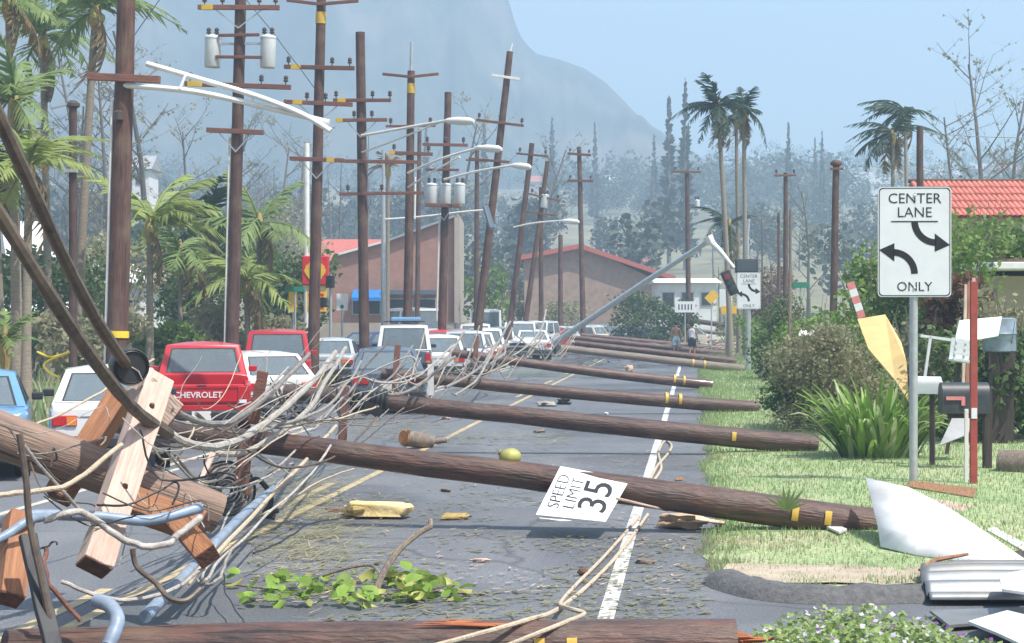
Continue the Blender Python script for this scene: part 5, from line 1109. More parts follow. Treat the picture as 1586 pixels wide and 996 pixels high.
# ------------------------------------------------------------------ buildings
def ridge_tiles(parent, o, ex, ey, w_, l_, nc, nr, m='tile_red'):   # barrel tiles: columns across, courses up the slope
    n_ = ex.cross(ey).normalized(); cw, cl_ = w_ / nc, l_ / nr; mb = MB(); vs = []
    for k in range(6):
        a = math.pi * k / 5
        for y, e in ((-.01, .035), (cl_ * 1.08, .0)): vs.append(ex * (-math.cos(a) * cw * .48) + n_ * (math.sin(a) * cw * .42 + e) + ey * y)
    mb.add(vs, [(k * 2, k * 2 + 2, k * 2 + 3, k * 2 + 1) for k in range(5)]); me = mb.mesh('roof_tile', m, True, 60)
    for i in range(nc):
        for j in range(nr):
            q = link('roof_tile', me, parent); q.location = o + ex * (cw * (i + .5)) + ey * (cl_ * j) + n_ * rnd.uniform(0, .012)
# house with the red tile roof behind the lane sign
d = 60; b = B(1535, d); t = thing('tile_roof_house', 'house with red barrel tile roof behind the near lane sign', 'house', b, (0, 0, YAW)); s = F / d
x0, x1 = (1442 - 1535) / s, (1640 - 1535) / s; ze, zt_ = P(0, 338, d).z, P(0, 287, d + 3).z + .1
MB().box(((x0 + x1) / 2, 3.2, ze / 2), (x1 - x0 - .3, 6, ze)).build('wall', 'wall_tan', t)
rf = MB(); rf.add([(x0, -.1, ze), (x1, -.1, ze), (x1, 3.2, zt_), (x0, 3.2, zt_), (x0, 6.5, ze), (x1, 6.5, ze)], [(0, 1, 2, 3), (3, 2, 5, 4), (0, 3, 4), (1, 5, 2), (0, 4, 5, 1)]); rf = rf.build('roof', 'roof_red', t)
ey = V((0, 3.3, zt_ - ze)); ln = ey.length; ridge_tiles(rf, V((x0, -.12, ze + .01)), V((1, 0, 0)), ey.normalized(), x1 - x0, ln, 24, 5)
MB().bar((x0 - .05, 3.2, zt_ + .06), (x1, 3.2, zt_ + .06), .22, .14).build('ridge_cap', 'creosote', rf, bevel=.04)
for xx in (-.6, .9): w_ = MB().box((xx, .18, 1.7), (.8, .06, 1.0)).build('window', 'wall_white', t); MB().box((xx, .14, 1.7), (.68, .03, .86)).build('pane', 'dark_opening', w_)
# eave of a nearer house at the right edge
d = 40; b = B(1600, d); t = thing('white_eave_house', 'low house with white roof edge at the right edge', 'house', b, (0, 0, YAW)); s = F / d
z0 = P(0, 412, d).z; MB().box((1.1, 3.6, (z0 - .2) / 2), (3.2, 5, z0 - .2)).build('wall', 'wall_tan', t)
MB().box((1.1, 2.9, z0), (4.1, 6.4, .16)).build('roof', 'roof_white', t, bevel=.02); MB().box((1.1, 2.9, z0 + .12), (3.7, 6.0, .08)).build('roof_cap', 'creosote', t)
w_ = MB().box((.5, 1.06, 1.6), (1.2, .06, 1.0)).build('window', 'wall_white', t); MB().box((.5, 1.02, 1.6), (1.05, .03, .86)).build('pane', 'dark_opening', w_)
# brown commercial building with red roof and blue awning
d = 104; b = B(610, d); t = thing('brown_building', 'brown windowless building with sloping roofline and blue awning', 'building', b, (0, 0, YAW)); s = F / d
Lp = lambda px, py: V(((px - 610) / s, 0, P(610, py, d).z))
A = [Lp(514, 500), Lp(514, 398), Lp(600, 374), Lp(704, 336), Lp(704, 500)]
MB().slab([V((p.x, 9, p.z)) for p in A], -9, (0, -1, 0)).build('wall', 'wall_brown', t)
MB().slab([V((p.x, 9.2, p.z)) for p in (Lp(704, 500), Lp(704, 338), Lp(712, 334), Lp(712, 500))], -9.5, (0, -1, 0)).build('side_wall', 'wall_tan', t)
rf = MB().slab([V((A[1].x, -.3, A[1].z + .1)), V((A[2].x, -.3, A[2].z + .1)), V((A[2].x, 9.2, A[2].z + .1)), V((A[1].x, 9.2, A[1].z + .1))], .12).build('roof', 'roof_white', t)
MB().slab([V((A[2].x, -.3, A[2].z + .1)), V((A[3].x, -.3, A[3].z + .1)), V((A[3].x, 9.2, A[3].z + .1)), V((A[2].x, 9.2, A[2].z + .1))], .12).build('roof', 'roof_grey', t)
q0, q1 = Lp(547, 449), Lp(592, 461); aw = MB(); aw.add([(q0.x, 0, q0.z), (q1.x, 0, q0.z), (q1.x, -1.2, q1.z), (q0.x, -1.2, q1.z), (q0.x, -1.2, q1.z - .2), (q1.x, -1.2, q1.z - .2), (q0.x, 0, q1.z - .2), (q1.x, 0, q1.z - .2)], [(0, 1, 2, 3), (3, 2, 5, 4), (0, 3, 4, 6), (1, 7, 5, 2), (4, 5, 7, 6)]); aw.build('awning', 'sign_blue', t)
q0, q1 = Lp(592, 449), Lp(676, 457); MB().box(((q0.x + q1.x) / 2, -.4, (q0.z + q1.z) / 2), (q1.x - q0.x, .8, .25)).build('fascia', 'car_slate', t)
for xa, xb in ((545, 590), (600, 640), (646, 676)):
    q0, q1 = Lp(xa, 462), Lp(xb, 488); w_ = MB().box(((q0.x + q1.x) / 2, -.03, (q0.z + q1.z) / 2), (q1.x - q0.x, .08, q0.z - q1.z)).build('window', 'sign_back', t); MB().box(((q0.x + q1.x) / 2, -.08, (q0.z + q1.z) / 2), (q1.x - q0.x - .14, .03, q0.z - q1.z - .14)).build('pane', 'dark_opening', w_)
# red roofed shed behind it
d = 122; b = B(545, d); t = thing('red_roof_building', 'long red roof rising behind the brown building', 'building', b, (0, 0, YAW)); s = F / d; Lp = lambda px, py: V(((px - 545) / s, 0, P(545, py, d).z))
a0, a1, a2, a3 = Lp(440, 412), Lp(592, 405), Lp(588, 366), Lp(492, 368)
MB().box(((a0.x + a1.x) / 2, 5, a1.z / 2), (a1.x - a0.x - .4, 9, a1.z)).build('wall', 'wall_tan', t)
rf = MB(); rf.add([(a0.x, 0, a0.z), (a1.x, 0, a0.z), (a2.x, 5, a2.z), (a3.x, 5, a2.z), (a0.x, 10, a0.z), (a1.x, 10, a0.z)], [(0, 1, 2, 3), (3, 2, 5, 4), (0, 3, 4), (1, 5, 2), (0, 4, 5, 1)]); rf.build('roof', 'roof_red', t)
# grey brown building with pink edged roof slope
d = 138; b = B(900, d); t = thing('slope_roof_building', 'grey brown building with long red edged roof slope, far ahead', 'building', b, (0, 0, YAW)); s = F / d; Lp = lambda px, py: V(((px - 900) / s, 0, P(900, py, d).z))
A = [Lp(812, 500), Lp(812, 396), Lp(880, 380), Lp(900, 380), Lp(1022, 436), Lp(1022, 500)]
MB().slab([V((p.x, 10, p.z)) for p in A], -10, (0, -1, 0)).build('wall', 'wall_greybrown', t)
for p_, q_ in ((Lp(898, 378), Lp(1046, 428)), (Lp(806, 396), Lp(898, 378))): MB().slab([V((p_.x, -.6, p_.z)), V((q_.x, -.6, q_.z)), V((q_.x, 10.4, q_.z)), V((p_.x, 10.4, p_.z))], .34).build('roof', 'roof_red', t)
for xa in (975,): q0, q1 = Lp(xa, 448), Lp(xa + 18, 470); w_ = MB().box(((q0.x + q1.x) / 2, -.02, (q0.z + q1.z) / 2), (q1.x - q0.x, .08, q0.z - q1.z)).build('window', 'wall_tan', t); MB().box(((q0.x + q1.x) / 2, -.07, (q0.z + q1.z) / 2), (q1.x - q0.x - .15, .03, q0.z - q1.z - .15)).build('pane', 'dark_opening', w_)
# simple gabled houses
def house(label, px, d, wpx, eave_y, ridge_y, wm='wall_white', rm='roof_grey', depth=6, group='houses beyond the road', wins=2, rz=0.0, bottom=0):
    s = F / d; b = B(px, d); b.z = gz(b.x, b.y); t = thing('house', label, 'house', b, (0, 0, YAW + rz), group); w_ = wpx / s; ze = P(px, eave_y, d).z - b.z; zr = P(px, ridge_y, d).z - b.z
    MB().box((0, depth / 2, (ze - 2) / 2), (w_, depth, ze + 2)).build('wall', wm, t)
    rf = MB(); o_ = .35; rf.add([(-w_ / 2 - o_, -o_, ze), (w_ / 2 + o_, -o_, ze), (w_ / 2 + o_, depth / 2, zr), (-w_ / 2 - o_, depth / 2, zr), (-w_ / 2 - o_, depth + o_, ze), (w_ / 2 + o_, depth + o_, ze)], [(0, 1, 2, 3), (3, 2, 5, 4), (0, 3, 4), (1, 5, 2), (0, 4, 5, 1)]); rf.build('roof', rm, t)
    for i in range(wins):
        x = (i - (wins - 1) / 2) * w_ / max(1, wins) ; f = MB().box((x, -.03, ze - 1.15), (w_ * .3 / max(1, wins) + .5, .08, 1.0)).build('window', 'sign_back', t); MB().box((x, -.08, ze - 1.15), (w_ * .3 / max(1, wins) + .36, .03, .86)).build('pane', 'dark_opening', f)
    return t
house('white house behind the nearest standing pole', 165, 78, 105, 438, 406, rm='roof_white', wins=2)
house('white house end at far left behind the stub pole', 52, 84, 60, 400, 338, rm='roof_white', wins=1, rz=R(20))
house('cream wall house low at the left edge', 45, 66, 130, 482, 462, wm='wall_tan', rm='roof_white', wins=1)
house('low white building right of the far signal mast', 1065, 128, 90, 438, 430, rm='roof_white', wins=3)
house('hazy white house between far trees, upper left', 218, 190, 26, 262, 238, wins=1, depth=5)
house('red roofed far house above the grey building', 985, 300, 60, 405, 396, wm='wall_tan', rm='roof_red', wins=1, depth=6)
hr = random.Random(5)
spots = [(835, 640), (905, 700), (955, 760), (1000, 720), (1085, 560), (1195, 720), (1235, 640), (1262, 560), (1300, 760), (1335, 690), (1365, 600), (1440, 700), (1475, 640), (1520, 720), (1572, 700), (1462, 540)]
pos = ['left of the far pole with two arms', 'above the far pole with two arms', 'at the mountain spur foot', 'below the tip of the mountain spur', 'left of the palm group', 'right of the palm pair high on the ridge', 'below the small far pines', 'left of the capped dark pole', 'above the capped dark pole', 'right of the capped dark pole', 'below the windswept palms', 'high right of the dark pole', 'left of the leaning bare tree', 'below the tall bare tree', 'at the right edge on the ridge', 'just above the tile roof']
for i, ((px, d), q) in enumerate(zip(spots, pos)):
    b = B(px, d); z = gz(b.x, b.y); ey_ = 485 - (z + 4.5 - CAM_H) * F / d
    house('pale hillside house ' + q, px, d, hr.uniform(30, 50) * 600 / d, ey_, ey_ - 2.4 * F / d, wm=hr.choice(['wall_white', 'wall_white', 'wall_tan']), rm=hr.choice(['roof_white', 'roof_grey', 'roof_red', 'roof_white']), wins=2, group='houses on the far hillside', depth=8)

# ------------------------------------------------------------------ right verge: mailboxes, posts, boards
def rounded_box_mb(L, W, H, n=10):                         # mailbox: flat floor, arched top, long axis x
    mb = MB(); prof = [(-W / 2, 0), (W / 2, 0), (W / 2, H * .55)] + [(W / 2 * math.cos(a), H * .55 + H * .45 * math.sin(a)) for a in [math.pi * k / n for k in range(1, n)]] + [(-W / 2, H * .55)]
    k = len(prof); mb.add([(-L / 2, y, z) for y, z in prof] + [(L / 2, y, z) for y, z in prof], [(i, (i + 1) % k, k + (i + 1) % k, k + i) for i in range(k)] + [tuple(range(k))[::-1], tuple(range(k, 2 * k))]); return mb
d = 24.6; s = F / d
b = B(1493, d, .05); t = thing('mailbox', 'dark mailbox with red flag on a dark wooden post', 'mailbox', b, (0, 0, YAW)); z0 = P(0, 640, d).z
o = rounded_box_mb(.64, .30, .42).build('box', 'mailbox_dark', t, True); o.location = (0, 0, z0 - .05)
MB().box((.325, 0, z0 + .12), (.012, .27, .30)).build('door', 'mailbox_dark', t, bevel=.02)
fl = MB().box((-.16, -.165, z0 + .16), (.24, .012, .05)).build('flag', 'pink_cloth', t); MB().box((-.05, -.167, z0 + .12), (.05, .012, .12)).build('flag_stem', 'pink_cloth', fl)
MB().box(((1531 - 1493) / s, .06, z0 / 2 + .1), (.11, .11, z0 + .4)).build('post', 'post_dark', t, bevel=.008); MB().box((.1, .06, z0 - .09), (.6, .09, .06)).build('support_arm', 'post_dark', t, bevel=.005)
b = B(1437, 25.2, .05); t = thing('mailbox', 'small white mailbox on a thin dark post', 'mailbox', b, (0, 0, YAW + R(-24))); z0 = P(0, 612, 25.2).z
o = rounded_box_mb(.36, .2, .24).build('box', 'mailbox_white', t, True); o.location = (0, 0, z0 - .03); MB().box((.185, 0, z0 + .06), (.012, .17, .17)).build('door', 'mailbox_white', t, bevel=.01)
MB().box((.06, .02, z0 / 2 - .05), (.07, .07, z0 + .1)).build('post', 'post_dark', t, bevel=.005)
b = B(1508, 22.4, 0); t = thing('marker_post', 'tall thin red post with white reflector near the mailbox', 'post', b, (0, 0, YAW)); z0 = P(0, 436, 22.4).z
MB().box((0, 0, z0 / 2), (.085, .06, z0)).build('post', 'red_paint_post', t, bevel=.006); MB().box((0, -.034, P(0, 640, 22.4).z), (.07, .01, .13)).build('reflector', 'sign_white', t)
b = B(1497, 22.6, 0); t = thing('marker_post', 'short thin white stake left of the tall red post', 'post', b, (0, 0, YAW)); MB().box((0, 0, .5), (.05, .04, 1.0), taper=.9).build('post', 'lamp_white', t, bevel=.004)
# crate, planks, tank and tarp behind the mailboxes
b = P(1488, 560, 27); t = thing('plastic_crate', 'white broken plastic crate above the dark mailbox', 'crate', b, (0, R(8), YAW))
for k in range(4): MB().box((0, -.14, .02 + k * .09), (.30, .02, .035)).build('slat', 'mailbox_white', t)
for x in (-.14, 0, .14): MB().box((x, -.125, .16), (.03, .02, .36)).build('rib', 'mailbox_white', t)
MB().box((0, 0, .0), (.30, .28, .03)).build('base', 'mailbox_white', t); MB().box((0, .14, .17), (.30, .02, .34)).build('back', 'mailbox_white', t); MB().box((-.40, 0, .30), (.5, .04, .04)).build('rail', 'mailbox_white', t); MB().box((-.5, 0, -.05), (.04, .04, .7)).build('rail_leg', 'mailbox_white', t); MB().box((.0, .05, -.75), (.05, .05, 1.5)).build('stand', 'post_dark', t)
for i, (lb, x0, y0, x1, y1, m) in enumerate((('tan plank leaning left of the tall red post, leftmost', 1490, 520, 1496, 440, 'raw_timber'), ('pinkish plank leaning between two others by the red post', 1497, 524, 1501, 436, 'orange_timber'), ('tan plank leaning closest to the red post', 1503, 520, 1508, 430, 'raw_timber'))):
    timber(lb, (x0, y0 + 150, 29), (x1, y1, 29.6), .055, .03, m, name='plank', cat='plank', group='planks leaning by the red post')
b = B(1548, 29.5, 0); t = thing('water_tank', 'pale blue grey drum half hidden behind the mailbox', 'drum', b, (0, 0, 0)); z0, z1 = P(0, 545, 29.5).z, P(0, 492, 29.5).z
MB().lathe([(.25, z0 - .0), (.27, z0 + .02), (.27, (z0 + z1) / 2), (.285, (z0 + z1) / 2 + .02), (.27, (z0 + z1) / 2 + .04), (.27, z1 - .02), (.2, z1)], 18, Matrix.Rotation(0, 4, 'Z')).build('drum', 'blue_conduit', t, True); MB().box((0, 0, z0 / 2), (.4, .4, z0)).build('stand', 'post_dark', t)
tag(MB().slab([P(1478, 532, 28.4), P(1546, 520, 28.6), P(1552, 490, 28.8), P(1486, 496, 28.6)], .03).build('metal_panel', 'transformer_grey'), 'pale blue grey panel behind the white crate', 'panel')
tag(MB().slab([P(1455, 690, 25.8), P(1500, 672, 26), P(1506, 632, 26.3), P(1480, 636, 26.2)], .03).build('grey_board', 'roof_grey'), 'grey board leaning below the dark mailbox', 'board')
# cut log at the right edge
a, b = P(1549, 718, 24.3), P(1660, 722, 23.8); t = thing('cut_log', 'pale cut log lying at the right edge of the grass', 'log', a); MB().tube([V((0, 0, 0)), (b - a) * .5, b - a], [.19, .195, .2], 18).build('trunk', 'bark', t, True, ang=50)
v = (b - a).normalized(); MB().tube([-v * .004, v * .004], [.175, .175], 18).build('cut_face', 'raw_timber', t)
# yellow plywood and striped slat thrown into the shrub
tag(MB().slab([P(1328, 494, 31.2), P(1345, 540, 30.8), P(1386, 588, 30.4), P(1408, 622, 30.2), P(1404, 560, 30.5), P(1396, 530, 30.8), P(1371, 487, 31.2)], .025).build('plywood_board', 'plywood_yellow'), 'yellow plywood board tilted in the olive shrub', 'board')
t = thing('striped_slat', 'red and white slat sticking up above the yellow plywood', 'slat', P(1333, 492, 30.9))
for k in range(5):
    p0, p1 = P(1335 - k * 3.6, 492 - k * 11, 30.9), P(1335 - (k + 1) * 3.6, 492 - (k + 1) * 11, 30.9); MB().bar(p0 - t.location, p1 - t.location, .13, .02, up=tuple(FW)).build('stripe', 'pink_cloth' if k % 2 == 0 else 'sign_white', t)
tag(MB().slab([P(1236, 520, 46), P(1258, 519, 46), P(1262, 512, 46.2), P(1240, 511, 46.2)], .03).build('paper_scrap', 'plywood_white'), 'white scrap caught in the green hedge', 'scrap')
t = tag(MB().box((0, 0, 0), (.34, .14, .08)).build('blue_scrap', 'sign_blue', bevel=.03), 'blue scrap on the grass by the farther lane sign', 'scrap'); t.location = G(1180, 574, .09)
t = thing('stake', 'thin pale stake standing in front of the hedge', 'post', B(1223, 42, 0)); MB().tube([(0, 0, -.1), (0, 0, 2.1), (.02, 0, 4.6)], [.04, .04, .03], 7).build('post', 'pole_grey', t, True)
# the white sheet at the verge
mb = MB(); up_ = [(1341, 738, 17.75), (1405, 756, 17.4), (1470, 788, 17.0), (1530, 828, 16.0), (1590, 866, 15.4)]; lo = [(1366, 845, 16.35), (1420, 858, 15.8), (1475, 866, 15.45), (1520, 876, 15.1), (1548, 882, 14.9)]; n4 = 4; vs = []
for u_, l_ in zip(up_, lo):
    a, b = P(*u_), P(*l_)
    for k in range(n4 + 1): q = a.lerp(b, k / n4) + (mnoise.noise_vector(V((u_[0] * .05, k, 2))) * .035 if k in (0, n4) else V((0, 0, 0))); q.z += .008 * math.sin(math.pi * k / n4) + .012 * mnoise.noise(q * 3.1); vs.append(q)
mb.add(vs, [(i * 5 + k, i * 5 + k + 1, i * 5 + 6 + k, i * 5 + 5 + k) for i in range(4) for k in range(4)]); o = mb.build('white_sheet', 'plywood_white', smooth=True, ang=6); tag(o, 'large torn white sheet leaning over the near pole butt', 'sheet')
sm = o.modifiers.new('thickness', 'SOLIDIFY'); sm.thickness = .012
def flat_board(label, pts, m, th=.02, name='board', z=.06, cat='board'):
    o = MB().slab([G(x, y, z) for x, y in pts], th, (0, 0, 1)).build(name, m); return tag(o, label, cat, 'boards scattered on the verge')
flat_board('brown edged board on the grass behind the white sheet', [(1400, 752), (1412, 744), (1512, 756), (1508, 770)], 'orange_timber', z=.10)
flat_board('greenish board on the grass right of the white sheet', [(1430, 780), (1445, 772), (1512, 784), (1510, 796)], 'raw_timber', z=.085)
flat_board('narrow white slat beside the yellow tabs of near pole', [(1243, 798), (1256, 795), (1312, 819), (1300, 824)], 'plywood_white', z=.10)
flat_board('pale slat at the right edge beyond the white sheet', [(1528, 820), (1540, 816), (1600, 848), (1595, 858)], 'plywood_white', z=.10)
flat_board('dark plank at the right edge', [(1556, 858), (1600, 846), (1610, 866), (1570, 872)], 'post_dark', z=.09)
# corrugated metal and scraps below it
t = thing('corrugated_sheet', 'curved corrugated metal sheet at the lower right edge', 'metal sheet', G(1500, 930)); mb = MB(); nx, na = 12, 40
for i in range(nx + 1):
    px = 1418 + (1680 - 1418) * i / nx
    for j in range(na + 1):
        f = j / na; dd = 13.55 + f * .95; zz = .03 + .15 * math.sin(math.pi * min(1, f * .62)) + .034 * math.sin(f * math.pi * 2 * 4.5) - .10 * max(0, .3 - i / nx) * f
        p = B(px + (14 * (1 - f) if i == 0 else 0) + 18 * abs(f - .5) * max(0, 1 - i / 3), dd, zz + .02); mb.v.append(tuple(p - t.location))
mb.f = [(i * (na + 1) + j, (i + 1) * (na + 1) + j, (i + 1) * (na + 1) + j + 1, i * (na + 1) + j + 1) for i in range(nx) for j in range(na)]; o = mb.build('sheet', 'corrugated', t, True, ang=180); o.modifiers.new('thickness', 'SOLIDIFY').thickness = .006
MB().tube([B(1424, 14.35, .16) - t.location, B(1450, 14.5, .22) - t.location, B(1500, 14.55, .26) - t.location], [.012, .02, .012], 6).build('edge_trim', 'orange_timber', t, True)
flat_board('white crumpled scrap over the corrugated metal', [(1548, 890), (1600, 880), (1610, 920), (1552, 912)], 'plywood_white', z=.24)
flat_board('white scrap at the lower right corner', [(1500, 962), (1560, 945), (1620, 960), (1610, 1010), (1545, 980)], 'plywood_white', z=.10)
flat_board('flat grey metal strip below the corrugated sheet', [(1440, 945), (1590, 940), (1600, 958), (1470, 968)], 'corrugated', z=.05)
# asphalt berm round the driveway
mb = MB(); pts = spline([G(1118, 897, .0), G(1138, 910, .0), G(1190, 924, .0), G(1260, 930, .0), G(1340, 930, .0), G(1430, 928, .0)], 6); vs = []; prof = [(-.20, 0), (-.15, .07), (-.05, .115), (.06, .11), (.15, .06), (.2, 0)]
for i, p in enumerate(pts):
    tg = (pts[min(i + 1, len(pts) - 1)] - pts[max(i - 1, 0)]).normalized(); sd = V((tg.y, -tg.x, 0)); e = min(1, .35 + i / 4)
    for q, z in prof: vs.append(p + sd * (q * e * (1 + .1 * mnoise.noise(p * 3))) + V((0, 0, z * e * (1 + .25 * mnoise.noise(p * 5)) + .002)))
k = len(prof); mb.add(vs, [(i * k + j, i * k + j + 1, (i + 1) * k + j + 1, (i + 1) * k + j) for i in range(len(pts) - 1) for j in range(k - 1)]); struct(mb.build('kerb', 'asphalt_berm', smooth=True, ang=180))
# flowering ground cover in the lower right corner
r = random.Random(9); mb, pt, pv_ = MB(), MB(), MB()
for k in range(9000):
    px = r.uniform(1120, 1600); dd = r.uniform(10.9, 13.0); top = .05 + .20 * max(0, min(1, (px - 1130) / 120)) * (1 - max(0, (px - 1420) / 160)); 
    if dd > 12.6 - .8 * abs(px - 1310) / 200 or top < .03: continue
    z = r.random() * top * (.7 + .5 * mnoise.noise(V((px * .03, dd * 3, 0)))); p = B(px, dd, max(.01, z)); a = r.uniform(0, 6.28); L = r.uniform(.03, .07); w = L * .33; dr = V((math.cos(a), math.sin(a), r.uniform(-.2, .9))).normalized(); sd = dr.cross(V((r.uniform(-1, 1), r.uniform(-1, 1), 1))).normalized()
    tgt = mb
    if z > top * .55 and r.random() < .30: tgt = pv_ if px < 1180 or r.random() < .1 else pt; L *= .7; w = L * .5
    tgt.add([p, p + dr * L * .5 + sd * w, p + dr * L, p + dr * L * .5 - sd * w], [(0, 1, 2, 3)])
tag(mb.build('flowering_ground_cover', 'leaf_pale'), 'leafy ground cover at the lower right corner', 'ground cover', kind='stuff'); tag(pt.build('white_blossom', 'petal'), 'white blossom over the ground cover at lower right', 'blossom', kind='stuff'); tag(pv_.build('violet_blossom', 'petal_violet'), 'few violet petals beside the splintered pole end', 'blossom', kind='stuff')

# ------------------------------------------------------------------ things lying on the road
t = thing('leafy_branch', 'broken branch with bright green leaves lying on the road', 'branch', G(580, 922))
q = lambda x, y, d: P(x, y, d) - t.location
MB().tube(spline([q(580, 925, 14), q(590, 895, 14.1), q(615, 855, 14.3), q(645, 828, 14.5), q(668, 815, 14.6)], 5), [.03 - .0004 * i for i in range(21)], 7).build('stem', 'bark', t, True)
MB().tube([q(666, 818, 14.6), q(667, 804, 14.6)], [.022, .016], 7).build('broken_tip', 'raw_timber', t, True)
MB().tube(spline([q(500, 892, 14.6), q(540, 880, 14.5), q(575, 876, 14.4), q(590, 892, 14.2)], 5), .012, 6).build('side_stem', 'bark', t, True)
MB().tube(spline([q(360, 905, 14.6), q(450, 915, 14.3), q(560, 922, 14.1), q(650, 916, 14.2), q(752, 920, 14.1)], 5), .010, 6).build('runner', 'pole_grey', t, True)
r = random.Random(21)
def leaf_mesh(seed):
    q_ = random.Random(seed); n_ = 5; vs = [];
    for i in range(n_ + 1):
        f = i / n_; w = .055 * math.sin(math.pi * min(1, f * .86 + .14)) ** .8; vs += [(f * .13, -w, .012 + .02 * math.sin(f * 3 + seed)), (f * .13, 0, .0 + .02 * math.sin(f * 3 + seed)), (f * .13, w, .012 + .02 * math.sin(f * 3 + seed))]
    return MB().add(vs, [(i * 3 + k_, i * 3 + k_ + 1, i * 3 + k_ + 4, i * 3 + k_ + 3) for i in range(n_) for k_ in (0, 1)]).mesh('leaf', 'leaf_fallen', True, 180)
LM = [leaf_mesh(k) for k in range(4)]
for k in (1, 3): LM[k].materials[0] = MATS['leaf_yellowed' if k == 3 else 'leaf_fallen']
for k in range(170):
    px = r.choice([r.uniform(370, 560), r.uniform(430, 620), r.uniform(560, 650), r.uniform(620, 715), r.uniform(350, 715)]); py = r.uniform(897, 940) if px < 650 else r.uniform(893, 935)
    o = link('leaf', LM[r.randrange(4)], t); g = G(px, py + 3, 0); g.z = r.uniform(.012, .09); o.location = g - t.location; o.rotation_euler = (r.uniform(-.9, .9), r.uniform(-.8, .3), r.uniform(0, 6.28)); s_ = r.uniform(.5, 1.25); o.scale = (s_, s_ * r.uniform(.7, 1), s_)
def lump(label, name, cat, c, size, m, seed, flat=1.0, rot=0, sq=1.0):
    b_ = MB(); n_, k_ = 14, 9; vs = []
    for i in range(k_ + 1):
        ph = math.pi * i / k_
        for j in range(n_):
            th = 2 * math.pi * j / n_; u_ = V((math.sin(ph) * math.cos(th), math.sin(ph) * math.sin(th), math.cos(ph))); u0 = u_; u_ = V([math.copysign(abs(q_) ** sq, q_) for q_ in u_]); f = 1 + flat * .35 * mnoise.noise(u0 * 1.8 + V((seed, 0, 0))) + flat * .15 * mnoise.noise(u0 * 5 + V((seed, 3, 0))); vs.append((u_.x * f * size[0], u_.y * f * size[1], max(u_.z * f, -.8) * size[2]))
    b_.add(vs, [(i * n_ + j, (i + 1) * n_ + j, (i + 1) * n_ + (j + 1) % n_, i * n_ + (j + 1) % n_) for i in range(k_) for j in range(n_)])
    t = thing(name, label, cat, c, (0, 0, rot)); o = b_.build('body', m, t, True, ang=70); return t
c = P(790, 707, 18.42); t = lump('green yellow coconut resting on the near fallen pole', 'coconut', 'coconut', c, (.118, .10, .085), 'coconut', 3, .25); MB().lathe([(.028, 0), (.034, .012), (.01, .02)], 8, Matrix.Translation((-.10, 0, .04)) @ Matrix.Rotation(R(-70), 4, 'Y')).build('stalk_cap', 'palm_boot', t, True)
t = lump('yellow torn foam chunk on the road beyond the litter', 'foam_chunk', 'foam', G(585, 789, .09), (.36, .17, .075), 'foam_yellow', 23, .8, R(-4), .45); MB().tube([(-.30, -.12, .0), (-.2, -.19, .01), (-.1, -.17, .02)], [.03, .05, .02], 7).build('hollow_shade', 'palm_boot', t, True)  # solid tube; shade of the torn left side put into its darker colour
timber('brown plank under the yellow foam chunk', (505, 789, 20.0), (648, 792, 20.2), .10, .025, 'crossarm_wood', name='plank', cat='plank', up=(0, 0, 1), group='planks on the road')
timber('grey plank in front of the yellow foam chunk', (520, 797, 19.6), (596, 803, 19.4), .12, .03, 'pole_grey', name='plank', cat='plank', up=(0, 0, 1), group='planks on the road')
a = P(626, 678, 29.2); b = P(668, 684, 29.6); t = thing('cut_log', 'short cut log with orange end lying on the road', 'log', a); MB().tube([V((0, 0, 0)), (b - a) * .6, b - a], [.135, .13, .10], 16).build('trunk', 'bark', t, True, ang=50); v = (b - a).normalized()
MB().tube([-v * .02, -v * .004], [.12, .132], 16).build('cut_face', 'log_cut', t); MB().tube([b - a, P(692, 682, 29.6) - a], [.055, .04], 10).build('branch_stub', 'bark', t, True)
t = lump('tan crumpled cardboard at the grass edge beside near pole', 'cardboard', 'cardboard', G(1060, 808, .07), (.26, .14, .08), 'card_tan', 14, 2.0, R(-10)); MB().slab([(.1, -.05, .03), (.42, -.1, .0), (.40, .08, .01), (.1, .06, .05)], .01).build('flap', 'card_tan', t)
timber('tan stick behind the speed limit sign', (955, 772, 17.4), (1032, 790, 18.2), .03, .025, 'raw_timber', name='stick', cat='stick', up=(0, 0, 1), group='planks on the road')
timber('thin white broken slat under the speed limit sign', (835, 803, 19.1), (895, 808, 19.2), .05, .015, 'plywood_white', name='slat', cat='slat', up=(0, 0, 1), group='planks on the road')
for lb_, px_, py_, w_, m_ in (('torn tan palm sheath on the road left of the sign', 705, 800, .16, 'palm_boot'), ('broken bark piece beyond the coconut', 836, 668, .14, 'bark'), ('pale wood chunk near the yellow line', 690, 648, .12, 'raw_timber'), ('brown bark strip by the white edge line', 1000, 870, .10, 'bark'), ('splintered chunk left of the leafy branch tip', 745, 868, .08, 'raw_timber'), ('dark clump on road right of the foam chunk', 690, 760, .08, 'end_grain'), ('pale shard between second and third poles', 940, 640, .12, 'plywood_white'), ('brown shard near the grass edge past the sign', 1052, 742, .09, 'orange_timber')):
    lump(lb_, 'debris_piece', 'debris', G(px_, py_, w_ * .2), (w_, w_ * .4, w_ * .22), m_, px_, 1.6, px_ * .7, .7)
lump('small dark brown husk on the road near the ropes', 'husk', 'husk', G(903, 886, .03), (.045, .035, .03), 'end_grain', 5, 1.0)
lump('dark debris clod on the road between fallen poles', 'debris_clod', 'debris', G(874, 622, .07), (.17, .12, .09), 'black_plastic', 6, 1.6); lump('pale debris clod beside the dark one', 'debris_clod', 'debris', G(846, 626, .05), (.2, .14, .07), 'cable_pale', 7, 1.8)
lump('small pale clod on the far lane near fourth pole', 'debris_clod', 'debris', G(974, 571, .1), (.16, .12, .14), 'card_tan', 17, 1.4)
